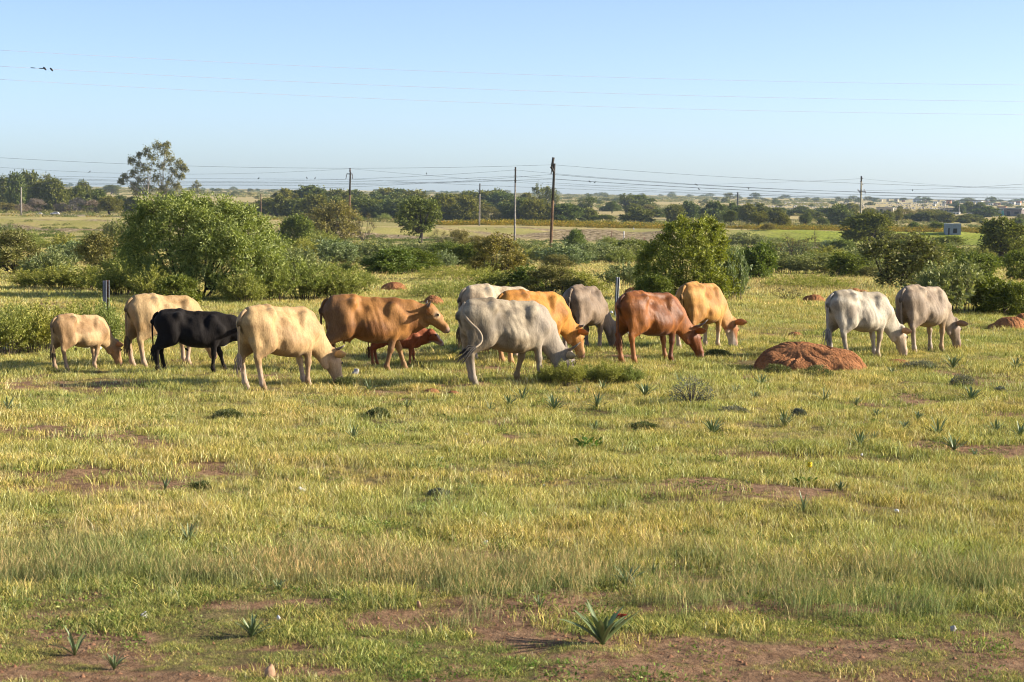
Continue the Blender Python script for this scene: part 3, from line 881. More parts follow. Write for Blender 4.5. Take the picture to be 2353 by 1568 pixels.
def make_cow(p):
    V, F, m = build_cow(p)
    s = p['scale']
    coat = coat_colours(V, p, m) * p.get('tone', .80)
    me = mesh_np("hide", V, F, True, {"coat": coat})
    mat = hide_mat(p.get('rough', .62), .08 if p.get('rough') == .70 else .25)
    me.materials.append(mat)
    yaw = p['yaw']
    # ground position from the place of the hindmost near hoof in the picture
    x0, y0, _ = hit(p['px'], p['base'])
    y0 += s * (.6 * math.sin(yaw) + .17 * math.cos(yaw))
    d = ray(p['px'], p['base']); x0 = float(d[0] * y0)
    r = empty(p.get('name', 'cow'), (x0, y0, gz1(x0, y0) - .015), yaw, (s * .95, s, s))
    tag(r, p['label'], p['cat'], p.get('group'))
    link("body", me, None, r)
    hd, hu, hl, H, HS = m['hd'], m['hu'], m['hl'], m['H'], m['HS']
    rng = np.random.default_rng(p.get('seed', 1))
    earcol = np.array(p.get('ear', p['coat'])); earcol = earcol * p.get('tone', .8); inner = p.get('ear_in', tuple(earcol * .7))
    for sd in (1, -1):
        e = MB()
        import bmesh
        bm = bmesh.new(); bmesh.ops.create_uvsphere(bm, u_segments=10, v_segments=7, radius=.019 * HS)
        em = bpy.data.meshes.new("eye"); bm.to_mesh(em); bm.free()
        o = link("eye", em, EYE, r); o.location = H(.170, .050, sd * .098)
        # ear
        earm = ear_mesh(.225 * p.get('earL', 1) * HS, .115 * HS, tuple(earcol), tuple(inner)); earm.materials.append(mat)
        o = link("ear", earm, None, r)
        ax = unit(hl * sd * 1.0 - hd * p.get('earback', .12) + hu * p.get('earup', -.05))
        fr = unit(hu - ax * (ax @ hu)) ; zz = np.cross(ax, fr)
        fr2 = unit(fr * .8 + np.array(hd) * 0.0); M = Matrix(((ax[0], fr2[0], zz[0]), (ax[1], fr2[1], zz[1]), (ax[2], fr2[2], zz[2])))
        o.matrix_local = Matrix.Translation(Vector(H(.045, -.01, sd * .085))) @ M.to_4x4()
        hn = p.get('horn', 0)
        if hn:
            b0 = H(-.015, .045, sd * .055)
            hn = hn * 1.35; pts = [b0, b0 + hn * (hl * sd * .09 + hu * .0 - hd * .01), b0 + hn * (hl * sd * .17 + hu * .04 - hd * .03), b0 + hn * (hl * sd * .21 + hu * .12 - hd * .06)]
            hm = MB().tube(pts, np.array([.027, .022, .015, .004]) * HS, 8).mesh("horn", True)
            link("horn", hm, HORN, r)
    # hooves
    for (x, sd) in ((.545 + m['legs'][0], 1), (.545 + m['legs'][1], -1), (-.55 + m['legs'][2], 1), (-.55 + m['legs'][3], -1)):
        hm = MB()
        for q in (-1, 1):
            c = np.array([x, sd * .15 + q * .021, 0])
            Vh = [(-.045, -.018, 0), (.062, -.014, 0), (.062, .014, 0), (-.045, .018, 0), (-.035, -.016, .055), (.012, -.014, .06), (.012, .014, .06), (-.035, .016, .055)]
            hm.add(np.array(Vh) + c, [(0, 3, 2, 1), (4, 5, 6, 7), (0, 1, 5, 4), (1, 2, 6, 5), (2, 3, 7, 6), (3, 0, 4, 7)])
        link("hoof", hm.mesh("hoof"), HOOF, r)
    # tail
    tp = p.get('tail')
    if tp is None:
        sw = rng.uniform(-.03, .03)
        tp = [(-.70, 0, 1.235), (-.78, 0, 1.20), (-.825, 0, 1.08), (-.83, sw * .5, .85), (-.815, sw, .62), (-.80, sw * 1.4, .46)]
    tp = np.array(tp, float)
    tt = np.linspace(0, 1, 22); tp2 = np.stack([np.interp(tt, np.linspace(0, 1, len(tp)), tp[:, k]) for k in range(3)], 1)
    for _ in range(3): tp2[1:-1] = (tp2[:-2] + 2 * tp2[1:-1] + tp2[2:]) / 4
    TV, TF = tube_np(tp2, np.linspace(.032, .011, 22), 9)
    tm = bpy.data.meshes.new("tail"); tm.from_pydata(TV.tolist(), [], TF)
    tm.polygons.foreach_set("use_smooth", np.ones(len(TF), bool))
    tcol = np.array(p.get('tailc', tuple(np.array(p['coat']) * .75))) * p.get('tone', .8); at = tm.attributes.new("coat", 'FLOAT_COLOR', 'POINT')
    at.data.foreach_set("color", np.tile(np.append(tcol, 1).astype(np.float32), len(TV)))
    tm.materials.append(mat)
    to = link("tail", tm, None, r)
    end = tp2[-1]; dr = unit(tp2[-1] - tp2[-3])
    sm = MB()
    for k in range(26):
        j = rng.normal(0, .02, 3); st = tp2[-4] + j * .3; L = p.get('switch', .26) * rng.uniform(.7, 1.15)
        fall = unit(dr * (1.0 if p.get('tail') is not None else .3) + np.array([0, 0, -.55]) + rng.normal(0, .12, 3))
        sm.tube([st, st + dr * .09 + j, st + dr * .09 + j + fall * L * .5, st + dr * .09 + j * 1.2 + fall * L], [.010, .011, .008, .001], 4, False)
    tcs = p.get('switchc', tuple(tcol * .6))
    link("tail_tuft", sm.mesh("tail_tuft", True), simple_mat("tuft_%d" % int(1000 * tcs[0]), tcs, None, 30, .8), to)
    return r

CREAM = (.58, .385, .175); TAN = (.52, .33, .15); PINKLEG = (.62, .44, .31)
COWS = [
 dict(name='calf', px=183, base=857, yaw=R(50), scale=.715, calf=1, coat=(.56, .38, .19), mottle=(.36, .21, .09), leg=(.46, .31, .20), face=(.52, .29, .14), voxel=.02,
      legs=(.06, -.18, -.02, .08), belly=.5, thin=.2, poll=(1.03, 0, .60), hd=(.30, -.05, -.95), ear=(.40, .2, .1), udder=False, label="small cream calf grazing in front of the bushes, first animal of the herd", cat="calf", seed=3),
 dict(name='cow', px=376, base=846, yaw=R(44), scale=.95, coat=(.52, .35, .165), mottle=(.38, .23, .09), leg=(.55, .39, .27), face=(.5, .35, .2), belly=.5, thin=.7, neckc=(.5, .33, .14),
      legs=(.05, -.06, .0, .05), poll=(1.02, .06, .62), label="tan cow standing behind the black calf, its head hidden", cat="cow", seed=5),
 dict(name='calf', px=440, base=859, yaw=R(12), scale=.80, calf=.6, coat=(.016, .013, .012), rough=.70, leg=(.018, .014, .012), muzzle=(.03, .025, .024), voxel=.019, belly=.45, thin=.3,
      legs=(.20, -.06, .02, -.12), poll=(1.16, 0, 1.02), hd=(.86, 0, -.5), ear=(.02, .016, .014), udder=False, dewlap=.6, label="black young bull calf walking with its muzzle behind the cream cow", cat="calf", seed=7, switchc=(.02, .016, .014)),
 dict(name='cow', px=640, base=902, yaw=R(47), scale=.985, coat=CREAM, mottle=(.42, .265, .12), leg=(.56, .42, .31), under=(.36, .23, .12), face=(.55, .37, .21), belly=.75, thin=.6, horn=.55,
      legs=(.16, -.01, .03, .12), poll=(1.08, -.06, .52), hd=(.24, -.16, -.96), label="big cream cow with a small horn grazing closest to the road side of the herd", cat="cow", seed=9, tailc=(.5, .34, .19), switchc=(.42, .3, .22)),
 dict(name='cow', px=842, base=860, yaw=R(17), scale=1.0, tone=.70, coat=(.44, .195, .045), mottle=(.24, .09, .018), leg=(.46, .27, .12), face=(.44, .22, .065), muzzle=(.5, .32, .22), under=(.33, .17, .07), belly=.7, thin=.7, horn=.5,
      legs=(.22, -.17, .10, -.12), poll=(1.08, -.02, 1.07), hd=(.74, -.10, -.67), dewlap=.9, rumpc=(.27, .13, .045), label="brown cow walking with its head raised and mouth half open", cat="cow", seed=11, tailc=(.2, .09, .03), switchc=(.08, .04, .02), eyering=(.6, .4, .22)),
 dict(name='calf', px=908, base=842, yaw=R(8), scale=.60, calf=1, coat=(.33, .085, .022), leg=(.42, .14, .05), muzzle=(.6, .45, .38), voxel=.022, belly=.4, thin=.3,
      legs=(.10, -.08, .05, -.10), poll=(1.02, 0, 1.0), hd=(.80, 0, -.6), udder=False, label="red brown calf with a pale muzzle, half hidden behind the walking brown cow", cat="calf", seed=13, blaze=(.6, .45, .35)),
 dict(name='cow', px=1142, base=828, yaw=R(33), scale=1.03, coat=(.56, .45, .30), mottle=(.42, .31, .19), leg=(.64, .5, .4), belly=.55, thin=.8, poll=(1.05, .08, .58),
      legs=(-.02, -.08, .03, .0), label="pale cream cow whose bony back shows behind the orange cow", cat="cow", seed=15),
 dict(name='cow', px=1220, base=842, yaw=R(40), scale=1.0, coat=(.58, .255, .040), mottle=(.38, .15, .022), leg=(.52, .28, .12), belly=.5, thin=.6, poll=(1.06, .0, .60), ear=(.55, .22, .05), horn=.35,
      legs=(.12, -.06, .04, -.02), label="orange brown cow between the pale cow and the grey one in front", cat="cow", seed=17),
 dict(name='cow', px=1158, base=888, yaw=R(27), scale=1.045, coat=(.50, .41, .28), mottle=(.25, .195, .125), leg=(.44, .36, .27), neckc=(.40, .33, .25), under=(.42, .28, .13), belly=.95, thin=.6, poll=(1.04, -.06, .46), hd=(.34, -.14, -.93), horn=.8,
      legs=(-.20, .06, .10, -.02), tail=[(-.70, 0, 1.24), (-.79, -.03, 1.16), (-.76, -.20, .98), (-.60, -.33, .84), (-.58, -.38, .70), (-.70, -.42, .61), (-.88, -.44, .57)],
      patch=[(-.25, .98, .22, .16, (.14, .11, .075)), (-.5, .8, .16, .14, (.22, .18, .13)), (.1, 1.12, .12, .06, (.24, .19, .13)), (.0, .66, .3, .08, (.26, .19, .11))], face=(.36, .30, .25), muzzle=(.5, .38, .32), tone=.72, label="dusty grey cream cow flicking its curled tail, long horns down in the weeds", cat="cow", seed=19, tailc=(.44, .35, .24), switchc=(.07, .06, .05), switch=.30),
 dict(name='cow', px=1341, base=813, yaw=R(66), scale=.98, coat=(.30, .215, .14), mottle=(.18, .125, .08), leg=(.30, .24, .20), face=(.20, .155, .12), belly=.6, thin=.8, poll=(.86, -.24, .52), hd=(.05, -.12, -.97), ear=(.14, .10, .08), earup=.15,
      legs=(.04, .0, -.01, .0), tone=.74, label="grey brown cow seen from behind, one dark ear out sideways", cat="cow", seed=21),
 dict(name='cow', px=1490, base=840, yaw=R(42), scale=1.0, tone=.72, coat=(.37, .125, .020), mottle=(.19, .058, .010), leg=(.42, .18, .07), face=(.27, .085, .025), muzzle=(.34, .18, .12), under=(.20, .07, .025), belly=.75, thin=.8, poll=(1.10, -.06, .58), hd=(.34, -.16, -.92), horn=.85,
      legs=(.10, -.06, .02, .04), dewlap=.9, rough=.5, label="glossy chestnut cow with two dark horns next to the steel post", cat="cow", seed=23, tailc=(.14, .05, .02), switchc=(.24, .10, .05)),
 dict(name='cow', px=1608, base=808, yaw=R(57), scale=1.02, coat=(.60, .31, .075), mottle=(.40, .18, .04), leg=(.62, .46, .32), face=(.36, .15, .05), blaze=(.7, .58, .48), muzzle=(.55, .42, .36), belly=.75, thin=.5, poll=(.92, -.20, .54), hd=(.10, -.10, -.97), ear=(.5, .22, .08), neckc=(.56, .30, .10),
      legs=(.02, -.02, .0, .05), label="golden tan cow behind the chestnut one, white face low in the grass", cat="cow", seed=25),
 dict(name='cow', px=1970, base=827, yaw=R(34), scale=.99, coat=(.58, .51, .39), mottle=(.36, .30, .21), leg=(.54, .48, .39), face=(.66, .50, .34), muzzle=(.55, .40, .32), under=(.50, .38, .24), belly=.6, thin=.6, poll=(1.08, -.03, .56), hd=(.28, -.05, -.96), dewlap=1.0,
      legs=(.10, -.10, .05, .16), ear=(.6, .34, .18), tone=.74, label="dirty white cow grazing behind the large termite mound", cat="cow", seed=27, patch=[(-.42, .93, .17, .13, (.22, .17, .12)), (-.05, .82, .2, .12, (.30, .25, .18)), (-.3, 1.2, .08, .04, (.66, .6, .5))], tailc=(.45, .41, .35), switchc=(.3, .27, .24)),
 dict(name='cow', px=2118, base=813, yaw=R(46), scale=1.02, coat=(.38, .29, .195), mottle=(.24, .175, .115), leg=(.46, .37, .28), face=(.34, .25, .18), under=(.44, .29, .15), belly=.65, thin=.9, poll=(1.08, -.02, .58), hd=(.34, -.05, -.94),
      legs=(.04, -.02, .0, .06), label="bony taupe cow with a paler belly, last of the herd beyond the white cow", cat="cow", seed=29, ear=(.3, .2, .13)),
]
for _c in COWS:
    _c['group'] = "cattle grazing across the veld"
    make_cow(_c)
# ------------------------------------------------------------------ grass and ground cover (uncountable: scattered tufts)
def tuft(seed, n, r, hmin, hmax, w, lean, cols, curl=.4, head=0.0, segs=2, headc=(.42, .32, .17)):
    rng = np.random.default_rng(seed)
    V, F3, F4, C = [], [], [], []
    for i in range(n):
        a = rng.uniform(0, 6.283); q = math.sqrt(rng.uniform()) * r
        b = np.array([math.cos(a) * q, math.sin(a) * q, -.01]); hgt = rng.uniform(hmin, hmax)
        la = rng.uniform(0, 6.283); ld = np.array([math.cos(la), math.sin(la), 0]) * rng.uniform(.1, 1) * lean
        fa = rng.uniform(0, 6.283); s = np.array([math.cos(fa), math.sin(fa), 0]) * w * rng.uniform(.6, 1.3) * .5
        c0 = np.minimum(np.array(cols[rng.integers(len(cols))]) * rng.uniform(.65, 1.5) * [1.06, 1.03, 1.0], .8)
        c1 = c0 * np.array([1.25, 1.18, 1.1])
        k = len(V)
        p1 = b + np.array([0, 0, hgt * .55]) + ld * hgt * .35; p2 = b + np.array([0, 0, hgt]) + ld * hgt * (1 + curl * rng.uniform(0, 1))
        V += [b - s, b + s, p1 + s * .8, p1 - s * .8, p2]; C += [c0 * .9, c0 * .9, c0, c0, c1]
        F4.append((k, k + 1, k + 2, k + 3)); F3.append((k + 3, k + 2, k + 4))
        if rng.uniform() < head:
            k = len(V); t = unit(p2 - p1); hs = s * 1.9
            V += [p2 - t * .05, p2 - t * .01 + hs, p2 + t * .05, p2 - t * .01 - hs]; C += [np.array(headc)] * 4
            F4.append((k, k + 1, k + 2, k + 3))
    return mesh_np("tuft", np.array(V), [np.array(F4), np.array(F3)], False, {"gcol": np.array(C)})

def forb(seed, n, r, h, L, W, cols):
    rng = np.random.default_rng(seed)
    a = rng.uniform(0, 6.283, n); q = np.sqrt(rng.uniform(0, 1, n)) * r
    C = np.stack([np.cos(a) * q, np.sin(a) * q, rng.uniform(0, h, n) * (1 - (q / r) ** 2 * .6)], 1)
    D = unit(np.stack([np.cos(a), np.sin(a), rng.uniform(.0, 1.2, n)], 1) + rng.normal(0, .5, (n, 3)))
    V, F = leaf_quads(C, D, L * rng.uniform(.6, 1.3, n), W * rng.uniform(.6, 1.3, n), rng)
    col = np.repeat(np.array([cols[i] for i in rng.integers(0, len(cols), n)]) * rng.uniform(.7, 1.25, (n, 1)), 4, 0)
    return mesh_np("forb", V, F, False, {"gcol": col})

def grass_mat():
    t = NT("grass_blade")
    col = t.attr("gcol").outputs["Color"]
    tc = t.n("ShaderNodeNewGeometry").outputs["Position"]
    rnd = t.n("ShaderNodeObjectInfo").outputs["Random"]
    v = t.ramp(rnd, [(0, (.66, .74, .66)), (.5, (1, 1, 1)), (1, (1.25, 1.16, 1.05))])
    col = t.mix(1.0, col, v, 'MULTIPLY')
    n = t.noise(tc, .45, 4, .6)
    col = t.mix(1.0, col, t.ramp(n, [(.3, (.80, .95, .78)), (.7, (1.18, 1.06, 1.0))]), 'MULTIPLY')
    d = t.n("ShaderNodeBsdfDiffuse"); t.l(col, d.inputs[0])
    tr = t.n("ShaderNodeBsdfTranslucent"); t.l(t.mix(1.0, col, (1.1, 1.15, .7), 'MULTIPLY'), tr.inputs[0])
    mx = t.n("ShaderNodeMixShader"); mx.inputs[0].default_value = .22
    t.l(d.outputs[0], mx.inputs[1]); t.l(tr.outputs[0], mx.inputs[2])
    t.l(mx.outputs[0], t.out.inputs[0])
    return t.m
GM = grass_mat()
OLIVE = [(.56, .48, .19), (.40, .37, .12), (.70, .58, .28), (.26, .26, .075), (.16, .16, .055)]
STRAW = [(.72, .60, .34), (.58, .49, .26), (.44, .38, .17), (.78, .67, .43), (.30, .25, .12)]
GREEN = [(.22, .25, .08), (.30, .32, .13), (.15, .18, .06), (.38, .38, .18)]
LUSH = [(.15, .22, .05), (.20, .27, .07)]
def scatter(name, label, protos, pts, idx, rot, scl, tilt=None):
    """protos: meshes. pts n x 3, idx which proto, rot about z, scl size"""
    pc = bpy.data.collections.new(name + "_kinds")
    for k, me in enumerate(protos):
        me.materials.append(GM) if not me.materials else None
        o = bpy.data.objects.new("%s_kind_%02d" % (name, k), me); pc.objects.link(o)
    me = bpy.data.meshes.new(name)
    me.vertices.add(len(pts)); me.vertices.foreach_set("co", np.asarray(pts, np.float32).ravel())
    for nm, a, ty in (("which", np.asarray(idx, np.int32), 'INT'), ("turn", np.asarray(rot, np.float32), 'FLOAT'), ("size", np.asarray(scl, np.float32), 'FLOAT')):
        at = me.attributes.new(nm, ty, 'POINT'); at.data.foreach_set("value", a)
    o = link(name, me)
    g = bpy.data.node_groups.new(name + "_scatter", 'GeometryNodeTree')
    g.interface.new_socket("Geometry", in_out='INPUT', socket_type='NodeSocketGeometry'); g.interface.new_socket("Geometry", in_out='OUTPUT', socket_type='NodeSocketGeometry')
    N = g.nodes; L = g.links
    gi = N.new("NodeGroupInput"); go = N.new("NodeGroupOutput")
    ci = N.new("GeometryNodeCollectionInfo"); ci.inputs["Collection"].default_value = pc
    ci.inputs["Separate Children"].default_value = True; ci.inputs["Reset Children"].default_value = True
    iop = N.new("GeometryNodeInstanceOnPoints"); iop.inputs["Pick Instance"].default_value = True
    def na(nm, ty):
        x = N.new("GeometryNodeInputNamedAttribute"); x.data_type = ty; x.inputs["Name"].default_value = nm; return x.outputs["Attribute"]
    cx = N.new("ShaderNodeCombineXYZ"); L.new(na("turn", 'FLOAT'), cx.inputs[2])
    L.new(gi.outputs[0], iop.inputs["Points"]); L.new(ci.outputs[0], iop.inputs["Instance"]); L.new(na("which", 'INT'), iop.inputs["Instance Index"])
    L.new(cx.outputs[0], iop.inputs["Rotation"]); L.new(na("size", 'FLOAT'), iop.inputs["Scale"])
    L.new(iop.outputs[0], go.inputs[0])
    m = o.modifiers.new("scatter", 'NODES'); m.node_group = g
    tag(o, label, None, None, "stuff")
    return o

def sample_ground(rng, n, y0, y1, power=1.0, margin=1.3, extra=2.0):
    """points in the wedge before the camera, denser near by the power law"""
    y = []
    u = rng.uniform(0, 1, n)
    e = 2 - power                                  # pdf of y ~ y * y^-power
    if abs(e) < 1e-3: y = y0 * (y1 / y0) ** u
    else: y = (y0 ** e + u * (y1 ** e - y0 ** e)) ** (1 / e)
    hw = y * 0.2571 * margin + extra
    x = rng.uniform(-1, 1, n) * hw
    return x, y

rg = np.random.default_rng(77)
short = [tuft(10 + k, 60, .16, .025, .085, .0052, .8, OLIVE if k % 3 else OLIVE + STRAW) for k in range(6)]
straw = [tuft(30 + k, 18, .13, .10, .27, .0036, .5, STRAW + OLIVE[:1], head=.5) for k in range(4)]
shortg = [tuft(50 + k, 60, .15, .02, .06, .0050, 1.0, GREEN + OLIVE[:1]) for k in range(3)]
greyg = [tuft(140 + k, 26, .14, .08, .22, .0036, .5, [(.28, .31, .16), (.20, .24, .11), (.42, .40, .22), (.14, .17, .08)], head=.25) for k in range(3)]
forbs = [forb(60 + k, 40, .14, .07, .035, .014, GREEN + LUSH) for k in range(3)]
midt = [tuft(70 + k, 40, .35, .03, .09, .018, .6, OLIVE + STRAW[:1 + k % 2]) for k in range(4)]
midst = [tuft(90 + k, 26, .35, .08, .20, .012, .4, STRAW + OLIVE[:1], head=.4) for k in range(3)]

def near_grass():
    P, I, Sc = [], [], []
    x, y = sample_ground(rg, 82000, 10.0, 62, 1.6, 1.15, 2.6)
    n3 = fbm(x * .22, y * .35, 61, 3)
    dry, green, soil, rub = color_zones(x, y)
    keep = rg.uniform(size=len(x)) > np.clip(soil * 1.25 - .30, 0, .88)
    x, y, n3, green, soil = x[keep], y[keep], n3[keep], green[keep], soil[keep]
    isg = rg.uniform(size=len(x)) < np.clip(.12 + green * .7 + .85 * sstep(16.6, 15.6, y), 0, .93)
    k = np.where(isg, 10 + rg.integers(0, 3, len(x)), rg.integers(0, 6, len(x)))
    sc = rg.uniform(.7, 1.25, len(x)) * (1 + .25 * sstep(20, 45, y)) * (1 - .35 * sstep(14, 12, y))
    cl = fbm(x * 2.2, y * 2.6, 63, 2); sc = sc * (.5 + .85 * sstep(.35, .7, cl))
    P.append((x, y)); I.append(k); Sc.append(sc)
    # straw, thick in the band that glows in front of the herd and in drifts elsewhere
    x, y = sample_ground(rg, 15500, 12, 60, 1.35, 1.15, 2.6)
    n3 = fbm(x * .3, y * .4, 71, 3)
    band = np.exp(-((y - 18.6) / 2.0) ** 2) * (0.8 + .2 * sstep(-4, 1, x))
    pr = np.clip(.25 + .45 * sstep(.45, .68, n3) + band * .42, 0, 1) * sstep(13.0, 17.6, y) * (1 - .6 * sstep(28, 40, y))
    keep = rg.uniform(size=len(x)) < pr * (1 - .9 * np.clip(color_zones(x, y)[2] * 1.5 - .4, 0, 1))
    x, y = x[keep], y[keep]; bb = np.exp(-((y - 18.0) / 2.3) ** 2)
    P.append((x, y)); I.append(6 + rg.integers(0, 4, len(x))); Sc.append(rg.uniform(.4, .8, len(x)) + .15 * bb * rg.uniform(.3, 1, len(x)))
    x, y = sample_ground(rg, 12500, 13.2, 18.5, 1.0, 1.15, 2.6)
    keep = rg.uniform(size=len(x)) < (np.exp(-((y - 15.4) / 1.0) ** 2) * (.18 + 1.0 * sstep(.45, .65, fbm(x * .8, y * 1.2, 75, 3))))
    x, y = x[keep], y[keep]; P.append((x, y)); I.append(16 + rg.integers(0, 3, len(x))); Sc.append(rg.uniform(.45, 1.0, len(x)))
    # small leafy weeds
    x, y = sample_ground(rg, 8500, 10.2, 55, 1.3, 1.15, 2.6)
    n3 = fbm(x * .6, y * .6, 81, 3)
    keep = n3 > .5
    x, y = x[keep], y[keep]
    P.append((x, y)); I.append(13 + rg.integers(0, 3, len(x))); Sc.append(rg.uniform(.4, 1.0, len(x)))
    x = np.concatenate([p[0] for p in P]); y = np.concatenate([p[1] for p in P])
    ok = ((x - MX) / 1.25) ** 2 + ((y - MY) / .75) ** 2 > 1
    x, y = x[ok], y[ok]
    I = np.concatenate(I)[ok]; Sc = np.concatenate(Sc)[ok]
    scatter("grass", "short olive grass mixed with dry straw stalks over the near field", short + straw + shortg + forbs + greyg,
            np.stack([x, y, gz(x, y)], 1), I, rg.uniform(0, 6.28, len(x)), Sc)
MX, MY, _ = hit(1855, 848)
MY += .55
near_grass()

def mid_grass():
    x, y = sample_ground(rg, 26000, 55, 240, 1.35, 1.12, 3)
    dry, green, soil, rub = color_zones(x, y)
    n = fbm(x * .08, y * .08, 91, 3)
    st = rg.uniform(size=len(x)) < .12 + .5 * sstep(.5, .7, n)
    k = np.where(st, 4 + rg.integers(0, 3, len(x)), rg.integers(0, 4, len(x)))
    scatter("meadow_grass", "sunlit tufts of grass between the shrubs beyond the herd", midt + midst, np.stack([x, y, gz(x, y)], 1), k,
            rg.uniform(0, 6.28, len(x)), rg.uniform(.7, 1.3, len(x)) * (1 + .6 * sstep(90, 200, y)))
    # low weeds: yellowish hedge row on the bank, clumps on the bank and the plain behind
    fm = [forb(110 + k, 150, .9, .9, .22, .10, [(.36, .26, .04), (.26, .22, .04), (.16, .16, .04), (.40, .24, .05)]) for k in range(3)]
    fg = [forb(120 + k, 140, 1.0, .55, .22, .10, [(.13, .17, .05), (.17, .19, .07), (.10, .13, .04)]) for k in range(3)]
    fd = [forb(130 + k, 120, 1.3, .8, .35, .14, [(.36, .30, .14), (.28, .25, .10), (.2, .2, .08)]) for k in range(2)]
    P, I, S = [], [], []
    nn = 2600; x = rg.uniform(-20, 190, nn); b = bank_line(x); y = b + rg.uniform(58, 96, nn) + rg.normal(0, 3, nn)
    keep = fbm(x * .05, y * .05, 95, 2) > .33; P.append((x[keep], y[keep])); I.append(rg.integers(0, 3, keep.sum())); S.append(rg.uniform(.7, 1.7, keep.sum()))
    nn = 500; x = rg.uniform(-190, -60, nn); y = rg.uniform(600, 700, nn); keep = fbm(x * .09, y * .09, 96, 2) > .52
    P.append((x[keep], y[keep])); I.append(rg.integers(0, 3, keep.sum())); S.append(rg.uniform(.5, 1.3, keep.sum()))
    x, y = sample_ground(rg, 5000, 230, 470, .8, 1.1, 4); keep = fbm(x * .03, y * .03, 97, 3) > .50
    P.append((x[keep], y[keep])); I.append(3 + rg.integers(0, 3, keep.sum())); S.append(rg.uniform(.4, 1.1, keep.sum()))
    x, y = sample_ground(rg, 22000, 640, 4200, .7, 1.05, 4); keep = (fbm(x * .007, y * .004, 98, 4) > .47) & ~((x > y * .16) & (y > 1150))
    P.append((x[keep], y[keep])); I.append(3 + rg.integers(0, 5, keep.sum())); S.append(rg.uniform(.8, 2.2, keep.sum()) * (1 + sstep(1500, 4000, y[keep])))
    x = np.concatenate([p[0] for p in P]); y = np.concatenate([p[1] for p in P])
    scatter("roadside_weeds", "yellowing weeds and low scrub on the bank and the plain behind it", fm + fg + fd, np.stack([x, y, gz(x, y)], 1), np.concatenate(I),
            rg.uniform(0, 6.28, len(x)), np.concatenate(S))
mid_grass()

# ------------------------------------------------------------------ words that place a thing by what stands near it (2353-wide picture units)
MARKS = [(183, 800, "the small cream calf"), (372, 770, "the tan cow behind the black calf"), (430, 790, "the black calf"), (640, 800, "the big cream cow"), (870, 770, "the walking brown cow"),
         (1160, 800, "the cow with the curled tail"), (1340, 740, "the grey brown cow"), (1500, 760, "the chestnut cow"), (1615, 730, "the golden tan cow"), (1855, 820, "the big termite mound"),
         (1990, 750, "the white cow"), (2120, 740, "the last taupe cow"), (243, 700, "the rusty fence post"), (1420, 680, "the steel fence post"), (465, 570, "the broad willowy bush"),
         (1575, 600, "the olive sunlit bush"), (965, 510, "the lone thorn tree"), (1990, 535, "the round thorn tree by the bank"), (905, 660, "the red mound behind the brown cow"),
         (805, 440, "the pole with hanging insulators"), (1184, 480, "the tall plain grey pole"), (1268, 480, "the tall leaning brown pole"), (1102, 470, "the short grey pole"), (1979, 450, "the pole with the crossarm"),
         (345, 400, "the tall gum tree"), (2190, 525, "the grey block hut"), (48, 460, "the thin pole at the dark trees"), (90, 494, "the white cars"), (1385, 1470, "the large strap-leaf plant"), (2315, 745, "the dark mound beside the last cow"),
         (620, 1548, "the pink stone at the front"), (1115, 1190, "the pale bone in the straw"), (1590, 905, "the dead thorn bush"), (693, 1127, "the white litter in the reddish patch"),
         (2230, 490, "the brick compound"), (620, 475, "the thin post in the scrub"), (1860, 1068, "the yellow flower"), (790, 880, "the dark cushion at the cream cow's muzzle"), (2080, 600, "the wide brown thorn bush"),
         (1145, 600, "the black-branched thorn bush"), (1700, 455, "the flat-topped tree on the skyline")]
USED = set()
def place_words(px, py, skip=()):
    c = sorted(MARKS, key=lambda m: math.hypot((m[0] - px), (m[1] - py) * 1.6))
    out = []
    for m in c[:7]:
        if m[2] in skip: continue
        dx, dy = px - m[0], py - m[1]
        if abs(dx) > abs(dy) * 1.2:
            side = "to the left of" if dx < 0 else "to the right of"
            if abs(dx) < 45: side = "just " + side[3:] if False else ("close " + side)
            elif abs(dx) > 170: side = "well " + side
        else:
            side = "beyond" if dy < 0 else "in front of"
            if abs(dy) < 18: side = "close " + side
            elif abs(dy) > 90: side = "far " + side
        out.append(side + " " + m[2])
    return out
def unique(base, px, py, extra=()):
    cands = ["%s %s" % (base, w) for w in place_words(px, py)]
    for e in ("", "smaller ", "wider ", "taller ", "second "):
        for c in cands:
            t = e + c
            if len(t.split()) <= 16 and t not in USED:
                USED.add(t); return t
    USED.add(cands[0]); return cands[0]

rp = random.Random(5)
KW = {'yellow': ("feathery yellow green shrub", "shrub"), 'grey': ("grey green bushy shrub", "shrub"), 'dark': ("dark green leafy bush", "bush"), 'tussock': ("long low tussock of pale grass", "grass tussock"),
      'thorn': ("brown olive thorn bush", "thorn bush"), 'bare': ("thin half bare bush", "bush"), 'acacia': ("green thorn tree with a dark trunk", "tree"), 'belt': ("bushy dark thorn tree", "tree"),
      'lacy': ("open crowned tree with gaps", "tree"), 'twiggy': ("greyish leafless thicket", "bush"), 'far': ("small bluish tree", "tree")}
NM = {'yellow': 'shrub', 'grey': 'shrub', 'dark': 'bush', 'tussock': 'grass_tussock', 'thorn': 'thorn_bush', 'bare': 'thin_bush', 'acacia': 'thorn_tree', 'belt': 'thorn_tree', 'lacy': 'open_tree', 'twiggy': 'thicket', 'far': 'distant_tree'}
NPROTO = {'yellow': 5, 'grey': 4, 'dark': 4, 'tussock': 3, 'thorn': 4, 'bare': 2, 'acacia': 3, 'belt': 6, 'lacy': 3, 'twiggy': 2, 'far': 4}
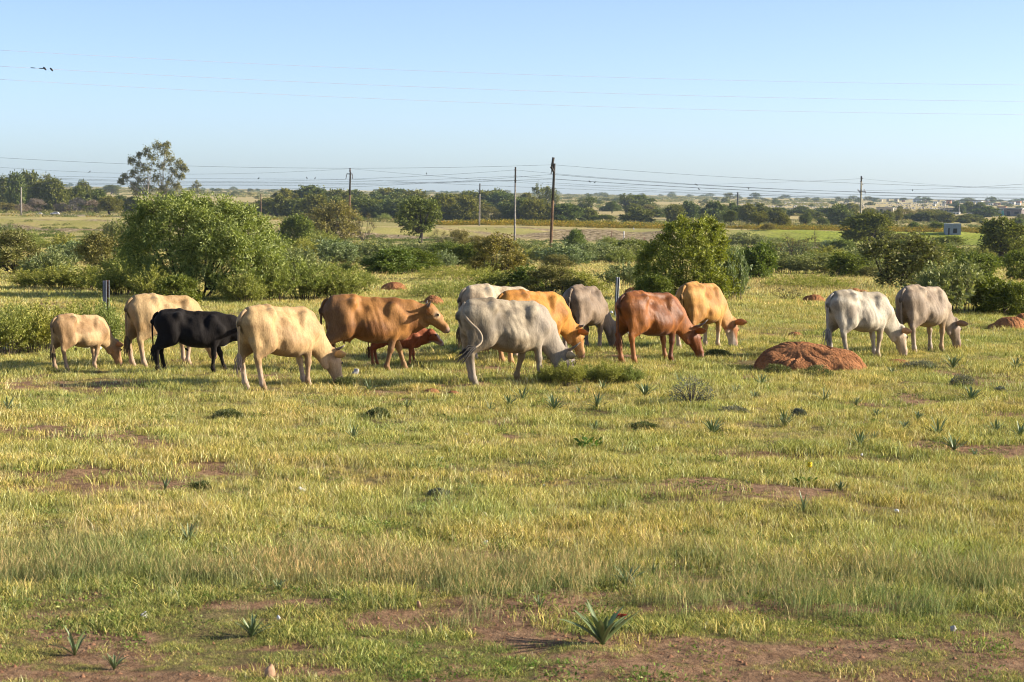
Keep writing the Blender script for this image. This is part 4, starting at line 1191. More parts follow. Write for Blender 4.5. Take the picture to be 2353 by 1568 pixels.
def plant_px(px, base, w, h, kind, label=None, group=None, base_words=None, single=False, y=None):
    x, yy, z = hit(px, base)
    if y is not None:
        yy = y; d = ray(px, base); x = float(d[0] * yy); z = gz1(x, yy)
    s = 1 / ppm(yy)
    i = rp.randrange(NPROTO[kind])
    bw, cat = KW[kind]
    lab = label or unique(base_words or bw, px, base)
    tree = kind in ('acacia', 'belt', 'lacy', 'far')
    # the picture height runs from the ground at the near edge, so step the plant back by part of its depth
    back = w * s * .28
    x *= (yy + back) / yy; yy += back
    hh = (h + 0) * s + max(0.0, z - gz1(x, yy))
    return put_plant(kind, i, x, yy, w * s * (yy / (yy - back)), hh, rp.uniform(0, 6.28), NM[kind], lab, cat, group, ('trunk', 'crown') if tree else ('stem', 'foliage'), None, single)

# --- the two large willowy bushes, built once each
def big_bush(px, base, w, h, seed, fm, label, cat, pts, leaf):
    x, y, z = hit(px, base); s = 1 / ppm(y); W, H = w * s, h * s
    y += W * .22; x *= y / (y - W * .22)
    P = [((a - .5) * W, b * W * .75, c * H, r * W) for a, b, c, r in pts]
    wm, lm = crown_tree(seed, W, H, W * .8, pts=P, twigs=leaf[0], per=leaf[1], ll=leaf[2] / H, lw=leaf[3] / H, trunk_h=.10, trunk_r=.022, n_trunk=5, droop=.25, out=.25, lift=-.12, cb=.1)
    lm.materials.append(fm); wm.materials.append(BARK_DARK)
    r = empty("willow_bush", (x, y, gz1(x, y)), 0, 1); tag(r, label, cat)
    link("trunk", wm, None, r); link("crown", lm, None, r)
big_bush(462, 690, 392, 224, 4, FM['willow'], "broad willowy bush with long pale leaves, tallest thing behind the herd", "bush", [
    (.10, 0, .62, .10), (.16, -.2, .78, .09), (.07, .1, .45, .09), (.24, -.25, .88, .10), (.22, .2, .68, .11), (.18, -.1, .50, .10), (.34, -.2, .92, .10), (.33, .15, .80, .11), (.30, -.35, .62, .11),
    (.42, 0, .97, .07), (.45, -.3, .84, .11), (.44, .2, .70, .11), (.40, -.3, .42, .10), (.52, -.1, .93, .08), (.56, -.3, .74, .11), (.58, .2, .84, .10), (.66, -.1, .90, .09), (.68, -.35, .68, .11), (.72, .1, .78, .10),
    (.78, -.2, .84, .09), (.84, 0, .70, .10), (.86, -.3, .52, .11), (.93, 0, .55, .09), (.92, -.2, .36, .10), (.95, .1, .22, .08), (.74, -.4, .42, .11), (.62, -.4, .45, .11), (.50, -.4, .52, .11), (.52, -.35, .25, .11),
    (.66, -.38, .18, .11), (.80, -.35, .22, .11), (.88, -.25, .12, .09), (.40, -.3, .18, .10), (.28, -.25, .28, .09), (.18, 0, .30, .08), (.58, .3, .5, .12), (.35, .3, .5, .12), (.8, .3, .4, .12), (.46, -.1, .36, .1),
    (.75, -.45, .60, .09), (.60, -.45, .60, .09)], (54, 26, .10, .030))
big_bush(1578, 692, 236, 188, 8, FM['willow2'], "olive sunlit bush with a dense dark foot, behind the chestnut and tan cows", "bush", [
    (.34, 0, .86, .08), (.43, -.2, .93, .08), (.52, 0, .84, .08), (.60, -.1, .90, .08), (.70, .1, .93, .08), (.79, 0, .86, .07), (.27, -.2, .74, .10), (.42, -.3, .74, .11), (.56, -.3, .72, .11), (.70, -.2, .72, .11), (.82, -.1, .70, .08), (.18, 0, .60, .10),
    (.09, .1, .50, .09), (.30, -.35, .54, .12), (.48, -.4, .54, .12), (.64, -.4, .50, .12), (.79, -.2, .54, .10), (.90, 0, .44, .10), (.07, 0, .36, .09), (.20, -.3, .34, .12), (.38, -.4, .32, .12), (.56, -.42, .28, .12),
    (.74, -.35, .30, .12), (.92, -.1, .26, .10), (.12, .1, .18, .1), (.32, -.3, .14, .12), (.95, .05, .12, .09), (.72, -.3, .12, .12), (.52, -.35, .12, .12), (.84, -.3, .16, .11), (.5, .3, .6, .13), (.3, .3, .4, .13), (.7, .3, .4, .13)], (46, 24, .085, .030))

# --- shrubs beyond the herd (centre x, foot, width, height, kind)
SHRUBS = [
 (35, 632, 135, 92, 'thorn'), (112, 640, 120, 62, 'grey'), (242, 622, 104, 78, 'thorn'), (175, 610, 110, 50, 'grey'), (290, 640, 90, 60, 'yellow'), (150, 585, 90, 42, 'yellow'), (215, 575, 80, 30, 'grey'),
 (70, 662, 95, 38, 'yellow'), (135, 667, 110, 50, 'yellow'), (205, 670, 110, 52, 'yellow'), (280, 680, 120, 66, 'yellow'), (350, 692, 110, 72, 'yellow'), (405, 700, 90, 60, 'dark'),
 (12, 818, 110, 98, 'yellow'), (85, 812, 120, 100, 'yellow'), (150, 800, 90, 92, 'yellow'), (248, 800, 84, 95, 'yellow'), (40, 780, 100, 70, 'yellow'), (205, 775, 90, 72, 'yellow'),
 (620, 694, 110, 100, 'yellow'), (560, 698, 110, 60, 'yellow'), (700, 692, 125, 86, 'yellow'), (782, 690, 120, 72, 'yellow'), (838, 662, 70, 36, 'yellow'), (690, 635, 120, 58, 'grey'), (765, 610, 105, 54, 'grey'),
 (682, 568, 66, 66, 'dark'), (768, 558, 112, 86, 'thorn'), (838, 560, 46, 62, 'bare'), (700, 598, 84, 46, 'yellow'), (745, 575, 60, 40, 'yellow'),
 (862, 606, 126, 48, 'grey'), (905, 632, 120, 54, 'dark'), (962, 628, 90, 48, 'dark'), (958, 590, 88, 34, 'grey'), (1012, 582, 62, 34, 'bare'), (1022, 604, 84, 42, 'dark'), (1010, 562, 34, 34, 'bare'),
 (1056, 572, 60, 40, 'thorn'), (1145, 645, 124, 96, 'thorn'), (1078, 614, 84, 48, 'dark'), (1062, 648, 190, 34, 'tussock'), (1042, 690, 190, 42, 'tussock'), (1140, 674, 120, 46, 'yellow'), (1205, 676, 110, 56, 'dark'),
 (1268, 684, 128, 66, 'thorn'), (1335, 680, 110, 52, 'yellow'), (1300, 610, 124, 46, 'grey'), (1378, 604, 104, 40, 'grey'), (1324, 572, 52, 40, 'dark'), (1250, 606, 70, 40, 'grey'), (1448, 606, 84, 40, 'grey'), (1434, 656, 98, 50, 'grey'),
 (1668, 692, 92, 110, 'grey'), (1500, 694, 70, 56, 'dark'), (1742, 642, 82, 74, 'dark'), (1702, 628, 92, 54, 'grey'), (1822, 598, 70, 54, 'bare'), (1866, 590, 32, 56, 'bare'), (1802, 628, 104, 44, 'grey'), (1884, 630, 110, 42, 'grey'),
 (1942, 636, 84, 50, 'dark'), (1848, 668, 190, 36, 'tussock'), (1806, 692, 66, 30, 'bare'), (1988, 628, 100, 50, 'grey'), (2080, 662, 176, 112, 'thorn'), (2160, 615, 84, 48, 'dark'), (2196, 722, 170, 108, 'grey'), (2290, 724, 110, 74, 'dark'),
 (2342, 726, 70, 66, 'dark'), (2246, 648, 112, 60, 'dark'), (2304, 604, 88, 92, 'acacia'), (2342, 644, 84, 62, 'dark'), (2206, 612, 92, 40, 'grey'), (2062, 574, 92, 34, 'thorn'), (1935, 578, 50, 24, 'dark'), (2150, 640, 80, 50, 'grey'),
 (10, 560, 70, 40, 'grey'), (60, 575, 80, 40, 'yellow'), (265, 560, 60, 50, 'grey'), (330, 545, 60, 34, 'grey'), (1290, 645, 110, 26, 'tussock'), (1450, 575, 60, 26, 'grey'), (1400, 565, 50, 20, 'yellow'), (2330, 690, 80, 40, 'yellow'),
]
for (px, b, w, h, k) in SHRUBS:
    plant_px(px, b + 1, w * 1.08, h * 1.12, k, group="shrubs and bushes beyond the herd")
plant_px(965, 560, 116, 106, 'acacia', "lone green thorn tree with a forked dark trunk on the grass")
plant_px(1991, 574, 100, 84, 'acacia', "round dark thorn tree by the bright green bank, under the pole with the crossarm")
# low shrubs filling the hollow between the clearings
for row, (b0, b1, n, hh) in enumerate([(566, 582, 14, 18), (586, 602, 24, 22), (606, 622, 20, 24), (626, 640, 9, 22)]):
    for i in range(n):
        px = 650 + (2353 - 650) * (i + rp.uniform(.1, .9)) / n
        if 850 < px < 1500 and row == 0 and rp.random() < .75: continue
        if row == 3 and (1230 < px < 1380 or 1820 < px < 1960): continue
        if abs(px - 1575) < 60 or abs(px - 965) < 40: continue
        plant_px(px, rp.uniform(b0, b1), rp.uniform(56, 110), hh * rp.uniform(1.1, 1.9), rp.choice(['grey', 'grey', 'grey', 'yellow', 'dark', 'thorn']), group="low shrubs in the hollow behind the clearing")
for i in range(16):
    px = rp.uniform(0, 650)
    plant_px(px, rp.uniform(560, 600), rp.uniform(50, 90), rp.uniform(20, 36), rp.choice(['grey', 'yellow', 'thorn']), group="low shrubs in the hollow behind the clearing")

# --- trees beyond the earth bank
BELT = []
def R7(x, y): return (x / 1.681 + 1100) / 1.741, (y / 1.681 + 550) / 1.741
def R9(x, y): return (x / 1.681 + 2100) / 1.741, (y / 1.681 + 600) / 1.741
def RA(x, y): return (x / 2.956 + 3300) / 1.741, (y / 2.956 + 700) / 1.741
def RL(x, y): return (x / 3.361) / 1.741, (y / 3.361 + 680) / 1.741
K7 = 1 / (1.681 * 1.741); KA = 1 / (2.956 * 1.741); KL = 1 / (3.361 * 1.741)
for (x, b, w, h, k) in [(240, 500, 200, 150, 'belt'), (70, 500, 160, 135, 'belt'), (420, 500, 150, 130, 'belt'), (590, 500, 130, 100, 'belt'), (680, 495, 120, 110, 'belt'), (840, 490, 130, 125, 'belt'), (940, 490, 110, 95, 'belt'),
                     (1100, 490, 120, 95, 'belt'), (1240, 520, 250, 115, 'belt'), (1510, 500, 150, 130, 'belt'), (1690, 500, 110, 110, 'belt'), (1805, 500, 130, 165, 'lacy'), (1875, 500, 70, 120, 'lacy'), (2100, 520, 110, 115, 'lacy'), (2265, 512, 70, 72, 'acacia'), (1990, 520, 80, 60, 'belt'),
                     (30, 550, 110, 140, 'belt'), (150, 552, 150, 120, 'belt'), (280, 556, 160, 150, 'belt'), (420, 556, 150, 130, 'belt'), (600, 552, 190, 125, 'belt'), (740, 556, 150, 110, 'belt'), (820, 556, 130, 115, 'belt'), (1165, 560, 160, 140, 'belt'), (1290, 562, 160, 145, 'belt'),
                     (1440, 566, 140, 90, 'thorn'), (1560, 564, 110, 100, 'belt'), (1650, 566, 120, 130, 'belt'), (1745, 570, 140, 130, 'belt'), (1840, 570, 130, 100, 'belt'), (1960, 572, 190, 110, 'belt'), (2110, 566, 120, 80, 'belt'), (2200, 570, 130, 44, 'dark'), (735, 568, 90, 50, 'yellow'), (560, 565, 60, 40, 'yellow'), (210, 566, 150, 46, 'thorn')]:
    p = R7(x, b); BELT.append((p[0], p[1], w * K7, h * K7, k))
for (x, b, w, h, k) in [(765, 412, 200, 95, 'belt'), (690, 412, 80, 105, 'lacy'), (760, 492, 210, 90, 'belt'), (890, 455, 76, 50, 'belt'), (1010, 494, 110, 112, 'belt'), (1100, 470, 130, 108, 'belt'), (1270, 486, 160, 122, 'belt'), (1410, 484, 110, 112, 'belt'), (1380, 510, 82, 92, 'acacia'),
                     (1500, 502, 110, 122, 'belt'), (1590, 486, 110, 108, 'belt'), (1570, 516, 100, 90, 'acacia'), (1685, 505, 130, 100, 'belt'), (1740, 520, 82, 80, 'belt'), (1888, 514, 76, 80, 'acacia'), (2005, 514, 62, 52, 'acacia'), (2110, 505, 150, 120, 'belt'), (2205, 478, 86, 72, 'belt'), (2310, 470, 80, 62, 'belt'),
                     (1640, 540, 90, 40, 'thorn'), (1210, 500, 60, 60, 'belt'), (1720, 440, 120, 46, 'belt'), (1830, 445, 130, 40, 'belt'), (1990, 442, 150, 46, 'belt')]:
    p = R9(x, b); BELT.append((p[0], p[1], w * K7, h * K7, k))
for (x, b, w, h, k) in [(715, 606, 150, 160, 'acacia'), (845, 580, 120, 150, 'acacia'), (990, 552, 140, 85, 'belt'), (1100, 552, 140, 90, 'belt'), (1210, 556, 150, 105, 'belt'), (1320, 558, 150, 90, 'belt'), (1450, 568, 180, 105, 'belt'), (1050, 658, 150, 88, 'dark'), (1335, 672, 190, 100, 'dark'), (1635, 576, 60, 52, 'belt'), (1690, 576, 64, 48, 'belt'),
                     (1880, 582, 90, 40, 'dark'), (1600, 460, 120, 100, 'belt'), (1705, 455, 150, 120, 'belt'), (1830, 458, 110, 112, 'belt'), (1555, 380, 90, 62, 'belt'), (890, 408, 60, 36, 'belt'), (2290, 600, 110, 76, 'dark'), (1850, 668, 120, 60, 'grey'), (1740, 672, 100, 46, 'grey'), (590, 500, 130, 80, 'belt')]:
    p = RA(x, b); BELT.append((p[0], p[1], w * KA, h * KA, k))
for (x, b, w, h, k) in [(60, 500, 200, 360, 'belt'), (200, 540, 220, 440, 'belt'), (330, 500, 230, 420, 'belt'), (450, 520, 230, 430, 'belt'), (620, 500, 170, 400, 'lacy'), (560, 560, 260, 370, 'belt'), (720, 570, 280, 400, 'belt'), (900, 560, 260, 260, 'belt'), (1100, 480, 240, 280, 'belt'), (1060, 560, 320, 290, 'belt'),
                     (1200, 560, 260, 220, 'belt'), (1320, 560, 260, 260, 'belt'), (1490, 330, 160, 110, 'acacia'), (1480, 606, 240, 220, 'acacia'), (1600, 560, 240, 190, 'belt'), (1780, 590, 260, 200, 'belt'), (130, 575, 220, 110, 'thorn'), (480, 578, 230, 170, 'twiggy'), (820, 578, 200, 120, 'twiggy'), (1060, 582, 240, 180, 'twiggy'), (1240, 584, 230, 160, 'twiggy'), (300, 580, 160, 120, 'twiggy'),
                     (1900, 580, 200, 130, 'belt'), (2250, 480, 260, 180, 'belt'), (20, 570, 140, 120, 'thorn')]:
    p = RL(x, b); BELT.append((p[0], p[1], w * KL, h * KL, k))
rb = random.Random(21)
for i in range(34):
    px = 610 + 640 * (i + rb.random()) / 34; BELT.append((px, rb.uniform(480, 500), rb.uniform(44, 78), rb.uniform(26, 42), 'belt'))
for i in range(26):
    px = 1250 + 1100 * (i + rb.random()) / 26; BELT.append((px, rb.uniform(482, 500) + .012 * (px - 1250), rb.uniform(28, 56), rb.uniform(14, 25), rb.choice(['belt', 'belt', 'thorn'])))
for (px, b, w, h, k) in BELT:
    plant_px(px, b, w * 1.2, h * 1.12, k, group="trees and thickets beyond the earth bank", single=(h < 26))

# --- the tall gum tree and its smaller far twin
def gum(px, base, w, h, seed, label, pts, leaf, y=None):
    x, yy, z = hit(px, base); s = 1 / ppm(yy); W, H = w * s, h * s
    P = [((a - .5) * W, b * W * .5, c * H, r * W) for a, b, c, r in pts]
    wm, lm = crown_tree(seed, W, H, W * .7, pts=P, twigs=leaf[0], per=leaf[1], ll=leaf[2], lw=leaf[3], trunk_h=.22, trunk_r=.011, n_trunk=2, droop=.5, out=.3, lift=-.10, cb=.1)
    wm.materials.append(BARK_PALE); lm.materials.append(FM['gum'])
    r = empty("gum_tree", (x, yy, z), 0, 1); tag(r, label, "tree"); link("trunk", wm, None, r); link("crown", lm, None, r)
gum(352, 492, 160, 164, 3, "tall open gum tree with a pale forked trunk rising over the left tree belt", [
    (.55, 0, .93, .085), (.40, .1, .86, .075), (.68, 0, .95, .06), (.66, .1, .84, .08), (.50, 0, .76, .09), (.30, 0, .80, .05), (.20, 0, .73, .07), (.30, .1, .66, .07), (.74, 0, .73, .08), (.86, 0, .70, .07), (.93, 0, .64, .06),
    (.60, .1, .64, .09), (.42, -.1, .60, .08), (.22, 0, .56, .07), (.10, 0, .50, .06), (.04, 0, .44, .04), (.78, .1, .58, .08), (.90, 0, .52, .05), (.34, 0, .46, .09), (.54, .1, .48, .09), (.72, 0, .44, .09), (.22, .1, .38, .07), (.84, 0, .38, .06), (.44, 0, .34, .09), (.62, 0, .32, .08), (.30, 0, .28, .08)],
    (34, 13, .026, .011))
gum(451, 458, 30, 42, 6, "small grey gum standing alone on the skyline near the tall gum tree", [(.5, 0, .85, .2), (.3, 0, .7, .2), (.7, 0, .72, .2), (.5, 0, .55, .25), (.35, 0, .4, .2), (.7, 0, .42, .2)], (18, 8, .07, .04))

# --- trees on the skyline: some told apart, the rest in a loose line
SKY = [(326 / 1.741, 744 / 1.741, 22, 20, 'far'), (283 / 1.741, 745 / 1.741, 11, 11, 'far'), (242 / 1.741, 745 / 1.741, 12, 8, 'far'), (R9(1372, 333)[0], R9(0, 333)[1], 26, 15, 'lacy'), (R9(1352, 356)[0], R9(0, 356)[1], 24, 14, 'far'), (R9(1553, 333)[0], R9(0, 333)[1], 22, 15, 'far'),
       (RA(500, 305)[0], RA(0, 305)[1], 22, 10, 'far'), (RA(390, 305)[0], RA(0, 305)[1], 14, 7, 'far'), (RA(210, 310)[0], RA(0, 310)[1], 13, 6, 'far'), (RA(1110, 300)[0], RA(0, 300)[1], 18, 9, 'far'), (RA(1200, 330)[0], RA(0, 330)[1], 24, 13, 'far'), (RA(1700, 320)[0], RA(0, 320)[1], 18, 10, 'far'),
       (RA(1975, 335)[0], RA(0, 335)[1], 28, 15, 'far'), (RA(2060, 320)[0], RA(0, 320)[1], 12, 6, 'far'), (RA(2260, 320)[0], RA(0, 320)[1], 22, 7, 'far'), (RA(560, 308)[0], RA(0, 308)[1], 14, 8, 'far'), (RA(2340, 330)[0], RA(0, 330)[1], 16, 10, 'far'), (RA(915, 306)[0], RA(0, 306)[1], 14, 6, 'far')]
for (px, b, w, h, k) in SKY:
    plant_px(px, b, w, h, k, group="trees on the skyline", single=True)
hl = lambda px: 445 + (px - 1176) * .0150
for i in range(275):
    px = rp.uniform(0, 2353) if i % 3 else rp.uniform(60, 1500)
    b = hl(px) + (rp.uniform(.6, 2.4) if i % 2 else abs(rp.gauss(0, 1)) * 8 + 2)
    if i % 4 == 1: px = rp.uniform(1300, 2353); b = hl(px) + rp.uniform(3, 22)
    w = rp.uniform(9, 22)
    plant_px(px, b, w, w * rp.uniform(.25, .5), 'far', "dark bushy tree dotted along the far skyline", "scattered far trees", single=True)
# ------------------------------------------------------------------ poles, wires, birds
WOOD = simple_mat("pole_wood", (.20, .115, .06), (.075, .045, .03), 3.0, .9)
WOODG = simple_mat("pole_grey_wood", (.36, .32, .27), (.17, .15, .13), 3.0, .9)
WOODD = simple_mat("pole_tarred", (.06, .05, .04), (.03, .025, .022), 3.0, .8)
IRON = simple_mat("dark_iron", (.05, .05, .055), (.02, .02, .025), 20, .6)
WIRE = simple_mat("wire", (.12, .13, .15), (.09, .10, .11), 5, .5)
WIREP = simple_mat("wire_bright", (.50, .45, .45), (.46, .41, .41), 5, .6)
CERAM = simple_mat("insulator", (.10, .06, .05), (.05, .035, .03), 5, .3)
def pole(px, base, topx, topy, dep, rad, label, mat, mat_top=None, split=.6, name='utility_pole', px0=None):
    y = dep; d = ray(px, base); x = float(d[0] * y); z = gz1(x, y)
    t = at_depth(topx, topy, y)
    r = empty(name, (x, y, z)); tag(r, label, "pole", "poles along the line")
    H = t[2] - z; dx = t[0] - x
    P = lambda f: (dx * f, 0, H * f)
    if mat_top is None: split = 1.0
    link("shaft", MB().tube([P(f) for f in np.linspace(-.01, split, 5)], np.linspace(rad, rad * (1 - .3 * split), 5), 10).mesh("shaft", True), mat, r)
    if mat_top is not None:
        link("shaft_top", MB().tube([P(f) for f in np.linspace(split, 1, 4)], np.linspace(rad * (1 - .3 * split), rad * .72, 4), 10).mesh("shaft_top", True), mat_top, r)
    return r, (x, y, z), H, dx
S1 = lambda dep: 1 / ppm(dep)
DA = hit(1264, 600)[1]
rA, oA, HA, dxA = pole(1264, 603, 1274, 376, DA, .17, "tall leaning brown pole with a forked timber head and two white stay guards", WOOD, WOODD, .62)
s = S1(DA)
L_ = lambda px, py, o, dep: tuple(np.array(at_depth(px, py, dep)) - np.array(o))
def brace(parent, o, dep, a, b, rad, mat, name, dy=0.0):
    A = np.array(L_(a[0], a[1], o, dep)); B = np.array(L_(b[0], b[1], o, dep)); A[1] += dy; B[1] += dy
    link(name, MB().tube([A, (A + B) / 2, B], rad, 8).mesh(name, True), mat, parent)
brace(rA, oA, DA, (1272, 362), (1268, 388), .13, WOODD, "pole_head", .28)
brace(rA, oA, DA, (1266, 383), (1273, 397), .12, WOODD, "brace", -.26)
brace(rA, oA, DA, (1268, 390), (1266, 401), .04, CERAM, "insulator", .0)
brace(rA, oA, DA, (1268, 574), (1279, 585), .05, simple_mat("white_paint", (.78, .78, .76), (.6, .6, .58), 4, .6), "stay_guard")
brace(rA, oA, DA, (1263, 574), (1248, 587), .05, MATS["white_paint"], "stay_guard", .8)
DB = 262
rB, oB, HB, dxB = pole(1182.5, 572, 1184.5, 384, DB, .15, "tall plain grey pole standing clear on the grass between two thorn bushes", WOODG, WOODD, .82)
for f in (391, 405, 415): brace(rB, oB, DB, (1181, f), (1187, f), .05, CERAM, "insulator", -.15)
DC = 560
rC, oC, HC, dxC = pole(802, 494, 805.2, 396, DC, .34, "dark leaning pole with two hanging insulators above the tree belt", WOOD, WOODD, .55)
brace(rC, oC, DC, (804.5, 387), (804.5, 396), .22, CERAM, "insulator")
brace(rC, oC, DC, (797, 400), (810, 400), .12, IRON, "crossarm", -.4)
brace(rC, oC, DC, (797, 401), (795, 412), .09, CERAM, "insulator", -.4); brace(rC, oC, DC, (810, 401), (811, 412), .09, CERAM, "insulator", -.4)
DD = 520
rD, oD, HD, dxD = pole(1101.5, 511, 1102.8, 422, DD, .22, "short grey pole beside the road, second from the tall pair", WOODG, WOODD, .75)
DE = 560
rE, oE, HE, dxE = pole(1977.5, 503, 1979.5, 405, DE, .32, "grey pole with a forked crossarm of insulators over the round thorn tree", simple_mat("pole_pale_wood", (.40, .36, .26), (.22, .2, .14), 3, .9), WOODD, .9)
brace(rE, oE, DE, (1971, 439), (1988, 440), .12, IRON, "crossarm", -.4)
for a, b in (((1971, 439), (1971, 435)), ((1975, 439), (1975.4, 444)), ((1985, 439), (1985, 435)), ((1988, 440), (1987.5, 445)), ((1981, 411), (1983, 411)), ((1978, 418), (1975.5, 418)), ((1981, 424), (1983, 425))):
    brace(rE, oE, DE, a, b, .10, CERAM, "insulator", -.45)
pole(49, 498, 48.4, 430, 735, .30, "thin pole in front of the dark trees by the white cars", WOODG)
pole(600, 482, 599.5, 446, 760, .26, "thin brown post among the scrub between the willowy bush and the tree belt", WOOD)
pole(1695, 466, 1695.2, 442, 1500, .8, "thin dark mast on the plain below the flat-topped skyline tree", WOODD)
for (a, b, t_) in ((RA(972, 460), RA(972, 330), "first"), (RA(1008, 455), RA(1008, 325), "second"), (RA(1168, 440), RA(1168, 350), "third"), (RA(1414, 440), RA(1414, 340), "fourth"), (RA(1586, 485), RA(1588, 345), "fifth")):
    pole(a[0], a[1], b[0], b[1], 1350, .32, "thin village pole, %s from the pole with the crossarm going toward the houses" % t_, WOODG)

def wire(p0, p1, p2, d0, d2, rad, label, mat=WIRE, group="overhead wires"):
    """a sagging wire through three points of the picture; d0, d2: how far its ends are"""
    n = 26; pts = []
    x0, x1, x2 = p0[0], p1[0], p2[0]
    for k in range(n):
        px = x0 + (x2 - x0) * k / (n - 1)
        py = (p0[1] * (px - x1) * (px - x2) / ((x0 - x1) * (x0 - x2)) + p1[1] * (px - x0) * (px - x2) / ((x1 - x0) * (x1 - x2)) + p2[1] * (px - x0) * (px - x1) / ((x2 - x0) * (x2 - x1)))
        pts.append(at_depth(px, py, d0 + (d2 - d0) * k / (n - 1)))
    V, F = tube_np(pts, rad * (.55 if mat is WIRE else .62), 5)
    me = bpy.data.meshes.new("wire"); me.from_pydata(V.tolist(), [], F); me.polygons.foreach_set("use_smooth", np.ones(len(F), bool))
    o = link("power_wire", me, mat); tag(o, label, "wire", group)
    return pts
A_, B_, C_, E_ = (1270, 380), (1184.5, 391), (805, 388), (1979, 413)
wire((-60, 359), (650, 386), (1271, 379), DA, DA, .022, "top wire reaching the head of the tall leaning pole from the gum tree side")
wire((1271, 379), (1800, 414), (2420, 433), DA, DA, .022, "highest wire sloping down from the leaning brown pole over the village")
wire((-60, 380), (293, 399), (805, 388), DC, DC, .05, "wire crossing behind the gum tree up to the pole with hanging insulators")
wire((805, 388), (1184, 419), (2420, 462), DC, DC, .05, "wire sloping from the top of the pole with hanging insulators past both tall poles")
wire((805, 412), (1102, 426), (2420, 463), DC, DC, .06, "thick wire from the low insulator of the dark pole past the short grey pole")
wire((-60, 401), (520, 411), (795, 412), DC, DC, .05, "wire arriving level at the low insulator of the dark pole")
wire((-60, 400), (560, 417), (1184, 391), DB, DB, .026, "first wire rising to the top of the plain grey pole")
wire((-60, 405), (560, 420), (1184, 405), DB, DB, .026, "second wire, just under the first, to the plain grey pole")
wire((-60, 418), (560, 427), (1184, 415), DB, DB, .026, "third and lowest wire to the plain grey pole")
wire((1184, 391), (1600, 424), (2420, 449), DB, DB, .026, "wire leaving the top insulator of the plain grey pole toward the village")
wire((1184, 405), (1650, 434), (2420, 458), DB, DB, .026, "wire leaving the middle insulator of the plain grey pole toward the village")
wire((1184, 415), (1650, 441), (2420, 464), DB, DB, .026, "wire leaving the lowest insulator of the plain grey pole toward the village")
wire((1268, 401), (1650, 428), (2420, 446), DA, DA, .030, "thick dark wire sloping from the brace of the leaning brown pole over the plain")
wire((-60, 426), (500, 437), (1268, 401), DA, DA, .022, "low wire crossing in front of the dark trees to the leaning brown pole")
wire((-60, 416), (400, 423), (1270, 412), DA, DA, .022, "wire before the gum trunk reaching the leaning brown pole")
wire((1272, 412), (1700, 437), (2420, 456), DA, DA, .022, "wire sloping down from the middle of the leaning brown pole")
wire((1979, 411), (1700, 422), (1300, 427), DE, DE + 500, .05, "faint wire from the pole with the crossarm back over the plain")
wire((1979, 411), (2180, 427), (2420, 440), DE, DE, .04, "faint wire from the top of the pole with the crossarm to the village")
wire((1988, 438), (2160, 434), (2420, 418), DE, DE - 200, .05, "rising wire from the crossarm over the roofs")
wire((-60, 112), (700, 152), (2420, 196), 42, 52, .0042, "highest pale wire across the open sky", WIREP, "pale near wires across the sky")
PW = wire((-60, 149), (700, 189), (2420, 234), 42, 52, .0045, "middle pale wire across the open sky, the one with dark clamps", WIREP, "pale near wires across the sky")
wire((-60, 179), (700, 220), (2420, 264), 42, 52, .0042, "lowest pale wire across the open sky", WIREP, "pale near wires across the sky")
# clamps on the near wire
for (xa, xb, ya, yb, rd, lab) in ((70, 82, 156.0, 156.7, .016, "thin dark splice sleeve on the middle pale wire"), (89, 103, 157.1, 157.9, .018, "dark splice sleeve ending in a round clamp on the middle pale wire"), (115.5, 118.5, 158.3, 160, .016, "small hanging clamp, last on the middle pale wire")):
    a, b = np.array(at_depth(xa, ya, 42.3)), np.array(at_depth(xb, yb, 42.3))
    m = MB().tube([a, a * .8 + b * .2, a * .3 + b * .7, b], [rd * .15, rd * .5, rd * .5, rd * .2], 8)
    if xb > 90: m.tube([b + [-.03, 0, .03], b + [0, 0, .0], b + [.03, 0, -.035]], [.012, .022, .010], 8)
    o = link("wire_clamp", m.mesh("wire_clamp", True), IRON); tag(o, lab, "clamp", "clamps on the middle pale wire")

def bird(px, py, dep, size, label, white=False, sit=True):
    S = Field((-.6, -.3, -.4), (.7, .3, .6), .045)
    S.cone((-.05, 0, 0), (.10, 0, .12), .15, .13, .08); S.ell((.22, 0, .30), (.10, .09, .10), .05); S.cone((.28, 0, .29), (.40, 0, .26), .035, .012, .03)
    S.cone((-.15, 0, -.05), (-.46, 0, -.26), .08, .035, .06); S.cone((.05, 0, -.10), (.05, 0, -.3), .025, .02, .03)
    V, F = surface_nets(S.F, S.lo, .045)
    F = F[(F >= 0).all(1)]
    me = mesh_np("bird", V * size, F, True)
    o = link("bird", me, simple_mat("white_feathers", (.8, .8, .78), (.7, .7, .68), 5, .7) if white else simple_mat("dark_feathers", (.03, .03, .035), (.02, .02, .02), 5, .6))
    p = at_depth(px, py, dep); o.location = p; o.rotation_euler = (0, 0, rp.uniform(0, 6.28))
    tag(o, label, "bird", None if white else "birds perched on the wires"); return o
for (px, py, dep, lab) in [(206, 395.5, 400, "dark bird on the wire to the side of the gum tree"), (594, 410.5, 262, "dark bird on the wires, alone between the gum tree and the pole with insulators"), (705, 409.5, 262, "first of the two dark birds close before the pole with insulators"),
                       (724, 410, 262, "second of the two dark birds close before the pole with insulators"), (980, 399.5, 262, "dark bird on the wire between the pole with insulators and the plain grey pole"), (1355, 418, DA, "first bird of the pair just after the leaning brown pole"),
                       (1367, 419.5, DA, "second bird of the pair just after the leaning brown pole"), (1600, 425, DA, "single bird high on the thick wire over the plain"), (1606, 435, DB, "small bird low on the wires under the single high bird"), (1720, 434, DA, "bird on the wires nearest to the thin mast"), (2097, 438, 500, "tiny bird on the wire between the crossarm pole and the village")]:
    bird(px, py, dep, .42 * dep / 262, lab)
bird(1456, 527, 470, .9, "white egret standing at the foot of the yellow weeds", True)

